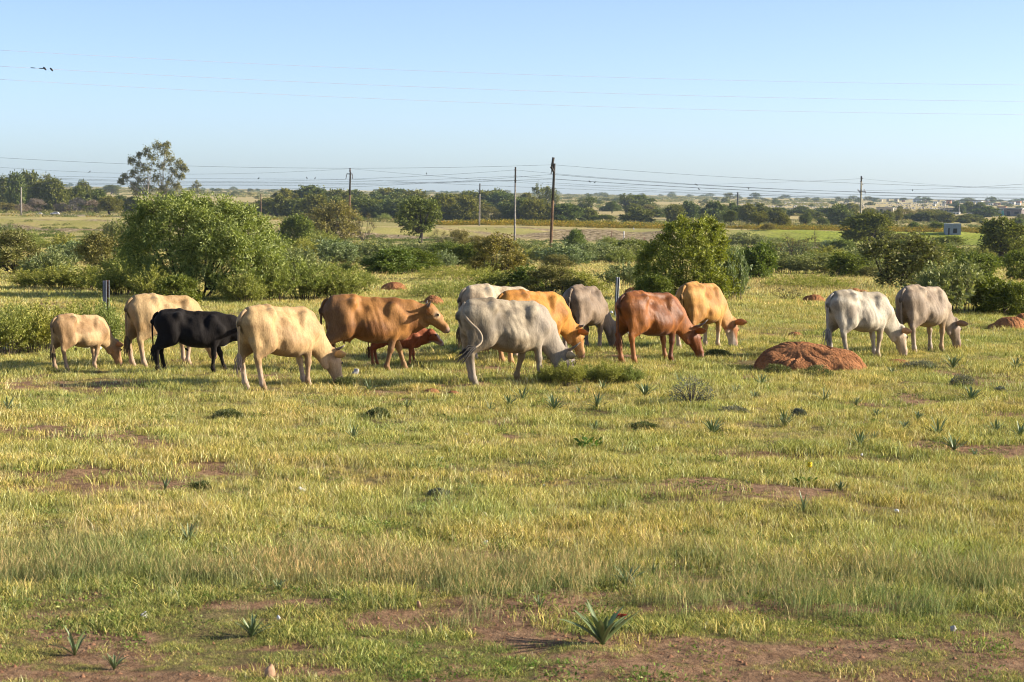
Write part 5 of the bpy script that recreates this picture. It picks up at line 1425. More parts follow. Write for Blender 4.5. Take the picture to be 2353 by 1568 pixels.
# ------------------------------------------------------------------ fence posts near the herd
GALV = simple_mat("galvanised", (.55, .55, .53), (.40, .40, .40), 8, .5, .3)
RUST = simple_mat("rusted_steel", (.30, .15, .09), (.16, .075, .045), 10, .8)
PLANK = simple_mat("grey_post_wood", (.30, .31, .34), (.19, .20, .23), 6, .9)
x, y, z = hit(243, 748); s = 1 / ppm(y)
r = empty("fence_post", (x, y, z), R(10)); tag(r, "rusty channel fence post backed by a grey timber, behind the small calf", "post")
Hh = 104 * s
link("channel", MB().box((.045, 0, Hh / 2), (.055, .012, Hh)).box((.075, -.025, Hh / 2), (.010, .05, Hh - .004)).box((.014, -.025, Hh / 2), (.010, .05, Hh - .004)).mesh("channel"), RUST, r)
link("flange_edge", MB().box((.075, -.056, Hh / 2), (.016, .01, Hh + .004)).box((.014, -.056, Hh / 2), (.016, .01, Hh + .004)).mesh("flange_edge"), GALV, r)
link("timber_backing", MB().box((-.03, .05, Hh * .49), (.07, .07, Hh * .98)).mesh("timber_backing"), PLANK, r)
x, y, z = hit(1416, 728); s = 1 / ppm(y); Hh = 90 * s
r = empty("fence_post", (x, y, z), R(-14)); r.rotation_euler = (0, R(1.5), R(-14)); tag(r, "pale galvanised steel fence post standing behind the chestnut cow", "post")
link("web", MB().box((0, 0, Hh / 2), (.075, .010, Hh)).mesh("web"), simple_mat("dull_zinc", (.20, .19, .19), (.13, .125, .125), 8, .6, .2), r)
link("flange", MB().box((-.008, -.03, Hh / 2), (.022, .05, Hh + .002)).mesh("flange"), simple_mat("white_zinc", (.75, .74, .70), (.6, .6, .58), 8, .5), r)
link("flange", MB().box((.042, -.02, Hh / 2), (.008, .04, Hh - .002)).mesh("flange"), GALV, r)
link("flange", MB().box((-.042, -.02, Hh / 2), (.008, .04, Hh - .002)).mesh("flange"), MATS["dull_zinc"], r)
WHITE = MATS["white_paint"]
def small_post(px, base, top, wpx, mat, label, brace_to=None, band=False):
    x, y, z = hit(px, base); s = 1 / ppm(y); r = empty("corner_post", (x, y, z)); tag(r, label, "post", "old fence posts on the green bank")
    H = (base - top) * s; w = wpx * s
    link("shaft", MB().tube([(0, 0, -.05), (0, 0, H / 2), (0, 0, H)], w / 2, 10).mesh("shaft", True), mat, r)
    if band: link("band", MB().tube([(0, 0, H * .44), (0, 0, H * .52)], w / 2 * 1.08, 10).mesh("band", True), IRON, r)
    for (bx, by, f) in (brace_to or []):
        B = np.array([(bx - px) * s, 0, (base - by) * s]); A = np.array([0, .0, H * f])
        link("stay", MB().tube([A, (A + B) / 2, B], w * .32, 7).mesh("stay", True), RUST, r)
small_post(1433.5, 552, 532, 2.2, WHITE, "white post with a dark band and one brown stay on the green bank", [(1438.5, 559, .4)], True)
small_post(1480.5, 556, 546, 1.8, RUST, "brown post with two stays next to the olive bush", [(1471, 561, .1), (1474, 565, .1)])
small_post(RA(0, 0)[0] * 0 + R9(583, 598)[0], R9(0, 598)[1], R9(0, 546)[1], 1.5, RUST, "brown post with one stay to the side of the white post", [(R9(568, 0)[0], R9(0, 598)[1], .55)])

# ------------------------------------------------------------------ cars on the road
def car(px, base, length_px, label, heading=0.0, y=None):
    y = y or 742; d = ray(px, base); x = float(d[0] * y); z = max(gz1(x, y), gz1(x, 742)) + .12
    zz = CAM_H + float(d[2]) * y
    s = 1 / ppm(y); L = length_px * s; k = L / 4.3
    r = empty("car", (x, y, z), heading, k); tag(r, label, "car", "white cars on the far road")
    prof = [(-2.15, .35), (-2.15, .85), (-1.95, 1.0), (-1.45, 1.38), (.35, 1.42), (1.0, .98), (1.95, .82), (2.15, .6), (2.15, .35)]
    n = len(prof); V = []
    for sd in (-1, 1):
        for (a, b) in prof:
            V.append((a, sd * (.86 - .16 * max(0, b - .95) / .45), b))
    F = [tuple(range(n))[::-1], tuple(range(n, 2 * n))] + [(i, (i + 1) % n, (i + 1) % n + n, i + n) for i in range(n)]
    link("body", MB().add(V, [f if len(f) != 4 else f for f in F]).mesh("body"), simple_mat("car_white", (.78, .77, .74), (.74, .73, .70), 1, .3, spec=.5), r)
    gl = simple_mat("car_glass", (.02, .03, .045), (.02, .025, .04), 1, .08, spec=.8)
    for sd in (-1, 1):
        w = MB().add([(-1.35, sd * .79, 1.30), (.28, sd * .79, 1.34), (.80, sd * .875, 1.0), (-1.72, sd * .875, 1.0), (-1.35, sd * .76, 1.30), (.28, sd * .76, 1.34), (.80, sd * .84, 1.0), (-1.72, sd * .84, 1.0)],
                     [(0, 1, 2, 3), (7, 6, 5, 4), (0, 4, 5, 1), (1, 5, 6, 2), (2, 6, 7, 3), (3, 7, 4, 0)])
        link("side_window", w.mesh("side_window"), gl, r)
    link("windscreen", MB().add([(.40, -.70, 1.39), (.40, .70, 1.39), (.98, .80, 1.01), (.98, -.80, 1.01), (.36, -.70, 1.36), (.36, .70, 1.36), (.94, .80, .98), (.94, -.80, .98)], [(0, 1, 2, 3), (7, 6, 5, 4), (0, 4, 5, 1), (1, 5, 6, 2), (2, 6, 7, 3), (3, 7, 4, 0)]).mesh("windscreen"), gl, r)
    tyre = simple_mat("tyre", (.02, .02, .02), (.015, .015, .015), 5, .9)
    for wx in (-1.35, 1.35):
        for sd in (-1, 1):
            link("wheel", MB().tube([(wx, sd * .70, .32), (wx, sd * .89, .32)], .33, 14).mesh("wheel", True), tyre, r)
car(90, 494, 13, "white car farther off on the road, first of the pair before the dark trees", math.pi, 748)
car(126, 497, 20, "white car nearer on the road, with a yellow weed in front of it", math.pi, 738)
car(659, 503, 17, "white car on the road seen between the willowy bush and the dark thorn bush", math.pi, 740)

# ------------------------------------------------------------------ the grey hut and the village
BRICK = simple_mat("brick_orange", (.50, .24, .13), (.38, .18, .10), 1.5, .9)
PLAST = simple_mat("plaster_tan", (.55, .47, .34), (.42, .35, .25), .8, .9)
WPL = simple_mat("plaster_white", (.74, .73, .68), (.58, .56, .5), .8, .85)
GREYB = simple_mat("block_grey", (.24, .27, .33), (.17, .19, .24), 3, .9)
TIN = simple_mat("tin_roof", (.50, .53, .56), (.36, .38, .4), .8, .5, .3)
TEAL = simple_mat("teal_paint", (.10, .42, .38), (.07, .3, .28), 2, .7)
DARKW = simple_mat("dark_opening", (.025, .025, .03), (.015, .015, .02), 2, .9)
STONEW = simple_mat("stone_wall", (.42, .40, .38), (.24, .22, .2), 1.2, .95)
def house(px, base, w, h, wall, roofm, label, y=None, depth=None, rot=0, wins=1, door=True, pitch=.12, group="houses of the village on the plain", name="house"):
    x, yy, z = hit(px, base)
    if y: yy = y; x = float(ray(px, base)[0] * yy); z = gz1(x, yy)
    s = 1 / ppm(yy); W, H = w * s * 1.45, h * s * 1.5; D = depth or W * .8; T = W * .035
    rot = rot or R(rp.uniform(-32, -12)); r = empty(name, (x, yy + D / 2, min(z, gz1(x, yy + D / 2)) - .05), rot); tag(r, label, "house", group)
    Hw = H * .88
    # front wall built round its openings
    ops = []
    k = (1 if door else 0) + wins
    for i in range(k):
        cx = -W / 2 + W * (i + .6) / (k + .2)
        if door and i == 0: ops.append((cx, W * .09, 0.0, Hw * .78, 'door'))
        else: ops.append((cx, W * .13, Hw * .34, Hw * .76, 'window'))
    front = MB(); xa = -W / 2
    for (cx, ow, z0, z1, kd) in ops:
        if cx - ow - xa > .01: front.box(((xa + cx - ow) / 2, -D / 2, Hw / 2), (cx - ow - xa, T, Hw))
        if z0 > 0: front.box((cx, -D / 2, z0 / 2), (2 * ow, T, z0))
        front.box((cx, -D / 2, (z1 + Hw) / 2), (2 * ow, T, Hw - z1)); xa = cx + ow
    front.box(((xa + W / 2) / 2, -D / 2, Hw / 2), (W / 2 - xa, T, Hw))
    front.box((-W / 2 + T / 2, 0, Hw / 2), (T, D - T, Hw)).box((W / 2 - T / 2, 0, Hw / 2), (T, D - T, Hw)).box((0, D / 2, Hw / 2), (W, T, Hw))
    link("wall", front.mesh("wall"), wall, r)
    for (cx, ow, z0, z1, kd) in ops:
        link(kd, MB().box((cx, -D / 2 + T * .3, (z0 + z1) / 2), (2 * ow, T * .2, z1 - z0)).mesh(kd), DARKW, r)
    a = H * pitch
    V = [(-W * .54, -D * .56, Hw + a), (W * .54, -D * .56, Hw + a), (W * .54, D * .56, Hw + .01), (-W * .54, D * .56, Hw + .01)]
    V += [(p, q, t + T * .6) for p, q, t in V]
    link("roof", MB().add(V, [(3, 2, 1, 0), (4, 5, 6, 7), (0, 1, 5, 4), (1, 2, 6, 5), (2, 3, 7, 6), (3, 0, 4, 7)]).mesh("roof"), roofm, r)
    return r
# the hut: no roof overhang, bare block walls, door gap and a barred window
def hut():
    px, base, w, h = 2191, 540, 35, 24
    x, yy, z = hit(px, base); s = 1 / ppm(yy); W, H, T = w * s, h * s, .2; D = W * .8
    r = empty("block_hut", (x, yy + D / 2, z - .3), R(-5)); H += .3
    tag(r, "grey block hut without a roof edge, standing alone in the yellow weeds", "hut")
    m = MB(); wx, ww = W * .13, W * .13; dx_, dw = -W * .27, W * .05
    z0, z1 = H * .22, H * .62
    m.box(((-W / 2 + dx_ - dw) / 2, -D / 2, H / 2), (dx_ - dw + W / 2, T, H)).box((dx_, -D / 2, H * .83), (2 * dw, T, H * .34))
    m.box(((dx_ + dw + wx - ww) / 2, -D / 2, H / 2), (wx - ww - dx_ - dw, T, H)).box((wx, -D / 2, z0 / 2), (2 * ww, T, z0)).box((wx, -D / 2, (z1 + H) / 2), (2 * ww, T, H - z1))
    m.box(((wx + ww + W / 2) / 2, -D / 2, H / 2), (W / 2 - wx - ww, T, H)).box((-W / 2 + T / 2, 0, H / 2), (T, D - T, H)).box((W / 2 - T / 2, 0, H / 2), (T, D - T, H)).box((0, D / 2, H / 2), (W, T, H))
    link("wall", m.mesh("wall"), GREYB, r)
    link("roof", MB().box((0, 0, H + .05), (W * 1.02, D * 1.05, .1)).mesh("roof"), TIN, r)
    link("door", MB().box((dx_, -D / 2 + .12, H * .33), (2 * dw, .04, H * .66)).mesh("door"), DARKW, r)
    f = link("window", MB().box((wx, -D / 2 + .05, (z0 + z1) / 2), (2 * ww, .02, z1 - z0)).mesh("window"), DARKW, r)
    for q in (-1, 0, 1):
        link("window_bar", MB().box((wx + q * ww * .6, -D / 2 - .03, (z0 + z1) / 2), (.07, .04, z1 - z0)).mesh("window_bar"), IRON, f)
    link("window_bar", MB().box((wx, -D / 2 - .06, (z0 + z1) / 2), (2 * ww, .03, .07)).mesh("window_bar"), IRON, f)
hut()
H_ = lambda x, b, w, h, wall, roof, lab, **k: house(RA(x, b)[0], RA(x, b)[1], w * KA, h * KA, wall, roof, lab, **k)
H_(728, 452, 132, 44, PLAST, WPL, "tan shed with a white flat roof edge beyond the two small round trees", rot=R(-14))
H_(598, 318, 20, 20, PLAST, TIN, "first tan box house of the row on the low rise", wins=1)
H_(664, 318, 22, 18, PLAST, TIN, "second tan box house of the row on the low rise")
H_(745, 318, 20, 22, PLAST, WPL, "third tan box house of the row on the low rise")
H_(848, 322, 30, 26, PLAST, TIN, "wider tan house, fourth on the low rise")
H_(930, 322, 26, 18, BRICK, TIN, "small brown house at the end of the row on the low rise")
H_(1100, 328, 62, 24, WPL, WPL, "white house under the trees on the skyline")
H_(1160, 334, 50, 14, BRICK, BRICK, "low reddish house next to the white one")
H_(1412, 338, 24, 18, WPL, WPL, "small white outhouse before the orange house")
H_(1470, 354, 36, 36, BRICK, BRICK, "tall narrow orange brick house on the slope", door=False)
H_(1555, 330, 26, 16, PLAST, TIN, "pale house peeping over the dark garden trees, first")
H_(1608, 326, 30, 14, WPL, TIN, "pale house peeping over the dark garden trees, second")
H_(1652, 326, 34, 16, WPL, TIN, "pale house peeping over the dark garden trees, third")
H_(1705, 332, 26, 20, PLAST, TIN, "narrow tan house under the round skyline tree")
H_(1748, 340, 30, 28, PLAST, TIN, "tall tan house beside the round skyline tree")
H_(1820, 345, 70, 24, WPL, TIN, "wide pale house with a grey roof in the middle of the village")
H_(1985, 358, 40, 18, PLAST, TIN, "tan house under the broad twin-crowned village tree")
H_(2040, 362, 54, 18, BRICK, BRICK, "brown brick house beside the broad village tree")
H_(2130, 352, 60, 18, PLAST, TIN, "grey roofed house above the compound")
H_(2220, 350, 50, 20, WPL, TIN, "white walled house above the long tin roof")
H_(2294, 352, 40, 30, BRICK, TIN, "orange house at the far end of the village")
H_(1480, 452, 130, 40, PLAST, TIN, "low house with a blue grey roof behind the garden hedge", wins=2)
H_(1560, 470, 60, 20, WPL, WPL, "small cream shed below the blue grey roof")
H_(1922, 462, 84, 58, BRICK, WPL, "square brick building with a white roof edge, corner of the compound", rot=R(-10))
H_(2040, 478, 190, 36, STONEW, TIN, "long stone-coloured shed with patched roof in the compound", wins=2, door=False)
H_(2100, 425, 70, 34, BRICK, BRICK, "red brick back room of the compound")
H_(2152, 484, 30, 38, BRICK, WPL, "narrow orange porch of the compound", wins=0)
H_(2108, 484, 20, 40, TEAL, TEAL, "teal painted gate house of the compound", wins=0)
H_(2220, 440, 190, 30, WPL, TIN, "long house under a white tin roof", wins=3)
H_(2256, 492, 142, 56, simple_mat("dark_plaster", (.20, .17, .16), (.12, .1, .1), 1, .9), STONEW, "dark fronted shed with a wide doorway beside the compound", wins=1)
rh = random.Random(8)
for i in range(34):
    hx = rh.uniform(1260, 2350); hb = rh.uniform(338, 372) if i % 3 else rh.uniform(322, 334)
    wm_, rm_, nm_ = rh.choice([(PLAST, TIN, "tan"), (WPL, TIN, "pale"), (BRICK, TIN, "brick"), (PLAST, BRICK, "brown roofed"), (WPL, WPL, "white")])
    q = RA(hx, hb); H_(hx, hb, rh.uniform(18, 42), rh.uniform(12, 20), wm_, rm_, unique("small %s house" % nm_, q[0], q[1]))
# stone wall of the compound with white gate posts
a = hit(*RA(1670, 486)); b = hit(*RA(2090, 490))
m = MB(); n = 14
for i in range(n):
    t0, t1 = i / n, (i + 1) / n
    p = np.array([a[0] + (b[0] - a[0]) * (t0 + t1) / 2, min(a[1], b[1]), 0]); p[2] = gz1(p[0], p[1])
    m.box(p + [0, 0, .9 + .1 * (i % 2)], (abs(b[0] - a[0]) / n * .98, .4, 2.4 + .2 * (i % 3)))
o = link("stone_wall", m.mesh("stone_wall"), STONEW); tag(o, "long grey stone wall in front of the village compound", "wall")
for i, xx in enumerate((1776, 1850)):
    p = hit(*RA(xx, 487)); s = 1 / ppm(p[1])
    o = link("gate_pillar", MB().box((0, 0, 18 * KA * s), (8 * KA * s, 8 * KA * s, 38 * KA * s)).box((0, 0, 38 * KA * s), (10 * KA * s, 10 * KA * s, 3 * KA * s)).mesh("gate_pillar"), WPL)
    o.location = (p[0], min(a[1], b[1]) - 1.2, p[2]); tag(o, "white gate pillar on the stone wall, %s of the two" % ("first" if i == 0 else "second"), "pillar", "white gate pillars")
# rubble and litter on the plain before the village
rv = np.random.default_rng(12)
m = MB()
for i in range(900):
    px = rv.uniform(1690, 2200); py = rv.uniform(472, 481) if i % 3 else rv.uniform(464, 470)
    y = np.interp(py - (445 + (px - 1176) * .015), [8, 24, 40], [2600, 1500, 1050]); x = float(ray(px, py)[0] * y); z = gz1(x, y)
    sc_ = rv.uniform(.3, 1.2)
    m.box((x, y, z + sc_ * .3), (sc_ * 1.4, sc_ * 1.2, sc_), Matrix.Rotation(rv.uniform(0, 3), 3, 'Z'))
o = link("rubble", m.mesh("rubble"), simple_mat("pale_rubble", (.55, .52, .48), (.16, .14, .12), .15, .95)); tag(o, "pale rubble and stones strewn over the plain before the village", kind="stuff")
# ------------------------------------------------------------------ termite mounds and soil heaps
def soil_mat():
    t = NT("mound_soil")
    tc = t.n("ShaderNodeTexCoord").outputs["Object"]
    a = t.noise(tc, 5.0, 7, .65); b = t.noise(tc, 26.0, 5, .7); v = t.n("ShaderNodeTexVoronoi"); v.inputs["Scale"].default_value = 22; t.l(tc, v.inputs[0])
    c = t.ramp(a, [(.3, (.22, .090, .038)), (.7, (.47, .215, .095))])
    c = t.mix(.5, c, t.ramp(b, [(.35, (.72, .68, .62)), (.6, (1.1, 1.1, 1.1))]), 'MULTIPLY')
    h = t.math('ADD', t.math('MULTIPLY', b, 1.2), t.math('MULTIPLY', v.outputs["Distance"], .6))
    t.principled(c, .95, t.bump(h, .9, .04), 0, .1)
    return t.m
SOIL = soil_mat()
def mound(px, base, w, h, seed, label, lobes, depth=.7, n=110, group=None, name="termite_mound", grooves=1.0):
    x, y, z = hit(px, base); s = 1 / ppm(y); W, H = w * s, h * s; D = W * depth
    u = np.linspace(-.62, .62, n); X, Y = np.meshgrid(u, u, indexing='ij')
    Z = np.zeros_like(X) - .12
    for (cx, cy, rx, ry, hh) in lobes:
        q = ((X - cx) / rx) ** 2 + ((Y - cy) / ry) ** 2
        Z = np.maximum(Z, hh * np.sqrt(np.clip(1 - q, 0, None)) + np.where(q > 1, -.12, 0) * np.clip((q - 1) * 4, 0, 1))
    # erosion gullies running down and out
    ang = np.arctan2(Y + .1, X + .12); rad = np.sqrt((X + .12) ** 2 + (Y + .1) ** 2)
    wv = ang * 2.3 + seed + (fbm(X * 5, Y * 5, seed + 9, 3) - .5) * 1.9; gul = np.abs((wv % 1.0) - .5); Z -= grooves * .12 * np.exp(-(gul / .08) ** 2) * sstep(.06, .22, rad) * (.4 + fbm(ang * 2 + 4, rad * 3, seed + 3, 2))
    Z += (fbm(X * 5, Y * 5, seed + 2, 3) - .5) * .20 + (fbm(X * 22, Y * 22, seed + 5, 4) - .5) * .04
    V = np.stack([X * W, Y * D, Z * H], -1)
    for _ in range(1): V[1:-1, 1:-1] = V[1:-1, 1:-1] * .6 + .1 * (V[:-2, 1:-1] + V[2:, 1:-1] + V[1:-1, :-2] + V[1:-1, 2:])
    idx = np.arange(n * n).reshape(n, n)
    F = np.stack([idx[:-1, :-1], idx[1:, :-1], idx[1:, 1:], idx[:-1, 1:]], -1).reshape(-1, 4)
    zz = Z.ravel(); F = F[(zz[F] > -.10).any(1)]
    me = mesh_np(name, V.reshape(-1, 3), F, True)
    o = link(name, me, SOIL); yc = y + D * .42; xc = x * yc / y
    o.location = (xc, yc, gz1(xc, yc) - .03 * H); tag(o, label, "mound", group)
    return o
mound(1856, 855, 252, 68, 3, "big eroded red termite mound in front of the white cow", [(-.04, .1, .46, .42, 1.0), (.2, .05, .36, .40, .82), (-.26, .0, .24, .36, .72), (-.14, -.28, .20, .20, .50), (.30, -.1, .22, .30, .50), (.02, -.2, .25, .25, .55)], .55, 150)
G_ = "smaller red mounds on the grass"
mound(905, 668, 62, 19, 5, "smooth red mound on the clearing beyond the walking brown cow", [(0, 0, .5, .5, 1)], .8, 60, G_)
mound(990, 702, 62, 22, 6, "red mound just behind the head of the brown cow", [(.1, 0, .4, .45, 1), (-.2, 0, .3, .3, .5)], .7, 60, G_)
mound(1870, 696, 56, 20, 7, "low dark red mound on the clearing beside the thin dry shrub", [(0, 0, .5, .5, 1)], .8, 60, G_)
mound(1968, 676, 60, 13, 8, "flat red mound peeping over the back of the white cow", [(-.1, 0, .3, .4, 1), (.2, 0, .3, .3, .7)], .8, 50, G_)
mound(1458, 680, 56, 20, 9, "dark mound in the shade between the steel post and the olive bush", [(0, 0, .5, .5, 1), (.2, 0, .3, .3, .7)], .7, 60, G_)
mound(2316, 758, 90, 30, 10, "peaked red mound at the edge beyond the last cow", [(.05, 0, .45, .45, 1), (-.25, 0, .3, .3, .5)], .7, 70, G_)
mound(2352, 738, 40, 18, 11, "small dark mound at the very edge behind the peaked one", [(0, 0, .5, .5, 1)], .7, 50, G_)
mound(2190, 583, 56, 18, 14, "brown earth heap below the grey block hut", [(0, 0, .5, .5, 1)], .7, 50, G_)
mound(2290, 668, 90, 16, 15, "reddish bank of earth under the dark bushes at the edge", [(-.1, 0, .4, .5, 1), (.25, 0, .3, .4, .7)], .5, 60, G_)
for i, (px, b, w, h, lb) in enumerate([(992, 903, 36, 9, "crumbly dark red soil heap, largest of the three below the brown cow"), (1042, 907, 28, 7, "crumbly red soil heap nearest the grey cow's hind feet"), (962, 896, 20, 6, "small crumbly soil heap, first of the three below the brown cow"),
                                (1828, 772, 34, 8, "small red soil heap above the big termite mound"), (2062, 838, 60, 10, "low dark heap at the muzzle of the white cow")]):
    mound(px, b, w, h, 20 + i, lb, [(0, 0, .5, .5, 1), (.2, .1, .25, .25, .8)], .8, 36, "crumbly soil heaps", "soil_heap")

# ------------------------------------------------------------------ strap-leaf plants, cushions, stones, litter
def strap_mat():
    t = NT("strap_leaf")
    rnd = t.n("ShaderNodeObjectInfo").outputs["Random"]; tint = t.attr("tint").outputs["Fac"]
    c = t.mix(tint, (.10, .17, .045), (.42, .50, .25))
    c = t.mix(rnd, c, t.mix(.4, c, (.20, .24, .10)))
    b = t.principled(c, .38, None, 0, .5)
    tr = t.n("ShaderNodeBsdfTranslucent"); t.l(c, tr.inputs[0]); mx = t.n("ShaderNodeMixShader"); mx.inputs[0].default_value = .35
    t.l(b.outputs[0], mx.inputs[1]); t.l(tr.outputs[0], mx.inputs[2]); t.l(mx.outputs[0], t.out.inputs[0])
    return t.m
STRAP = strap_mat()
def strap_leaf(rng, L, W, az, el, bend, twist=0.0):
    n = 7; V = []; T = []
    d = np.array([math.cos(az), math.sin(az), 0]); p = np.zeros(3) + d * .01; e = el
    side = np.array([-math.sin(az), math.cos(az), 0])
    for i in range(n):
        t = i / (n - 1); w = W * .5 * (.75 + .5 * t) * (1 - t ** 3) ** .8 + .001
        up = -d * math.sin(e) + np.array([0, 0, math.cos(e)])
        V += [p - side * w + up * w * .35, p - up * w * .15, p + side * w + up * w * .35]; T += [.3 + .5 * t] * 3
        p = p + (d * math.cos(e) + np.array([0, 0, math.sin(e)])) * L / (n - 1); e -= bend / (n - 1)
    F = []
    for i in range(n - 1):
        for j in range(2):
            a = i * 3 + j; F.append((a, a + 1, a + 4, a + 3))
    V = np.array(V); T = np.array(T)
    m = len(V); V2 = V - np.array([0, 0, .0025]); F2 = [(a + m, d_ + m, c + m, b + m) for (a, b, c, d_) in F]
    E = [];
    return np.concatenate([V, V2]), F + F2, np.concatenate([T, T * .8])
rs = np.random.default_rng(44)
LEAFSETS = []
for k in range(5):
    leaves = []
    nl = int(rs.integers(11, 19))
    for i in range(nl):
        az = i * 2.4 + rs.uniform(-.3, .3); f = rs.uniform(0, 1)
        V, F, T = strap_leaf(rs, rs.uniform(.75, 1.1), rs.uniform(.085, .125), az, R(80 - 50 * f), R(rs.uniform(10, 50)))
        me = mesh_np("leaf", V, np.array(F), True, {"tint": T * rs.uniform(.5, 1.2)}); me.materials.append(STRAP); leaves.append(me)
    LEAFSETS.append(leaves)
def strap_plant(px, base, w, label, tall=1.0, k=None):
    x, y, z = hit(px, base); s = 1 / ppm(y); sz = w * s / 1.3
    r = empty("strap_leaf_plant", (x, y, z), rs.uniform(0, 6.28), (sz, sz, sz * tall)); tag(r, label, "plant", "strap-leaved bulb plants in the grass")
    for me in LEAFSETS[int(rs.integers(5)) if k is None else k]:
        link("leaf", me, None, r)
STR = [(1385, 1482, 165, .85), (1200, 922, 50, 1), (1273, 948, 62, 1), (1372, 940, 52, 1.1), (1385, 900, 40, 1), (1482, 912, 52, 1), (1750, 888, 40, 1), (1803, 982, 52, 1.1), (1895, 925, 48, 1), (1638, 1000, 56, 1.1), (1975, 1028, 60, 1), (2155, 1004, 66, 1.1), (2192, 1036, 58, 1),
       (2288, 996, 48, 1), (2344, 1008, 50, 1.1), (2232, 924, 56, 1), (2190, 848, 46, 1.1), (2334, 850, 44, 1), (2012, 962, 34, 1), (1968, 934, 30, 1), (1846, 1178, 46, 1.5), (172, 1508, 90, 1.1), (578, 1466, 78, 1), (262, 1540, 56, 1.1), (812, 1012, 44, 1.2), (880, 1312, 46, 1.2),
       (434, 1250, 56, 1.2), (380, 1130, 44, 1.1), (1440, 1352, 80, 1.0), (1500, 1326, 40, 1.3), (936, 940, 34, 1), (1170, 935, 44, 1), (1126, 946, 30, 1), (848, 900, 40, 1), (1366, 992, 34, 1.2), (18, 946, 50, 1), (1690, 905, 34, 1), (1735, 918, 30, 1), (2080, 990, 36, 1), (1930, 1130, 38, 1),
       (2110, 968, 36, 1), (1330, 905, 30, 1), (2140, 852, 30, 1), (2240, 1052, 34, 1), (640, 1360, 40, 1.1), (1240, 1400, 46, 1), (1040, 818, 36, .9), (2050, 860, 28, 1), (1855, 1060, 24, 1.2), (1560, 880, 30, 1), (985, 930, 26, 1), (2010, 1010, 30, 1)]
for i, (px, b, w, tl) in enumerate(STR):
    lab = "large strap-leaf plant with broad arching leaves, closest and biggest of them all" if i == 0 else unique("strap-leaved green plant", px, b)
    strap_plant(px, b, w, lab, tl)
# leafy herb and the yellow flower
def herb(px, base, w, label):
    x, y, z = hit(px, base); s = 1 / ppm(y); W = w * s
    V, F = [], []
    rng = np.random.default_rng(5)
    n = 46; a = rng.uniform(0, 6.28, n); q = rng.uniform(0, 1, n)
    C = np.stack([np.cos(a) * q * W * .4, np.sin(a) * q * W * .4, rng.uniform(.05, .35, n) * W], 1); D = unit(np.stack([np.cos(a), np.sin(a), rng.uniform(.1, 1, n)], 1))
    V, F = leaf_quads(C, D, W * .22, W * .12, rng)
    o = link("leafy_herb", mesh_np("leafy_herb", V, F, False, {"tint": rng.uniform(0, 1, n * 4)}), foliage_mat("herb_leaf", (.06, .11, .02), (.14, .21, .04), .35, .1)); o.location = (x, y, z)
    tag(o, label, "plant")
herb(1524, 1082, 38, "bright green broad-leaved herb below the dark hollow in the grass")
herb(1352, 1030, 60, "dark low herb patch in the grass below the strap-leaf plants")
herb(1852, 1118, 50, "small green herb under the yellow flower")
x, y, z = hit(1860, 1096); s = 1 / ppm(y)
r = empty("yellow_flower", (x, y, z)); tag(r, "single yellow flower spike on a green stalk in the grass", "flower")
link("stalk", MB().tube([(0, 0, 0), (.003, 0, .12), (0, 0, 24 * s)], .0045, 6).mesh("stalk", True), simple_mat("stalk_green", (.14, .22, .04), None, 5, .8), r)
m = MB()
for i in range(30):
    a = i * 2.4; zz = (22 + 9 * (i / 30)) * s; m.tube([(0, 0, zz), (math.cos(a) * .022, math.sin(a) * .022, zz + .01)], [.006, .011], 5)
link("blossom", m.mesh("blossom"), simple_mat("petal_yellow", (.80, .58, .02), (.7, .45, .01), 5, .7), r)

def cushion(px, base, w, h, label, cols, seed, name="cushion_shrub", thin=False):
    x, y, z = hit(px, base); s = 1 / ppm(y); W, H = w * s, h * s
    rng = np.random.default_rng(seed); n = 1500 if not thin else 1300
    d = unit(rng.normal(size=(n, 3))); d[:, 2] = np.abs(d[:, 2]); q = rng.uniform(.45, 1, (n, 1)) ** .5
    lump = .75 + .5 * fbm(d[:, 0] * 2.5 + seed, d[:, 1] * 2.5 + d[:, 2] * 2, seed, 3)[:, None]
    C = d * q * lump * [W * .5, W * .35, H]
    V, F = leaf_quads(C, unit(d + rng.normal(0, .5, (n, 3))), .035 * (1 + .3 * (y > 35)), .010, rng)
    wood = MB()
    for i in range(110 if thin else 24):
        e = C[rng.integers(n)]; wood.tube([np.zeros(3) + e * [.25, .25, 0], e * [.6, .6, .7] + rng.normal(0, .02, 3), e * 1.05], [.004, .003, .0012], 4, False)
    r = empty(name, (x, y + W * .3, z)); tag(r, label, "shrub", "small dark cushions in the grass")
    link("stem", wood.mesh("stem"), BARK_DARK, r)
    link("foliage", mesh_np("foliage", V, F, False, {"tint": np.repeat(rng.uniform(0, 1, n), 4)}), foliage_mat("cushion_%d" % int(cols[0][0] * 1000), cols[0], cols[1], .2, .1), r)
DK = ((.08, .10, .03), (.20, .21, .08)); GR = ((.12, .13, .09), (.26, .26, .2)); BR = ((.12, .09, .05), (.24, .18, .11))
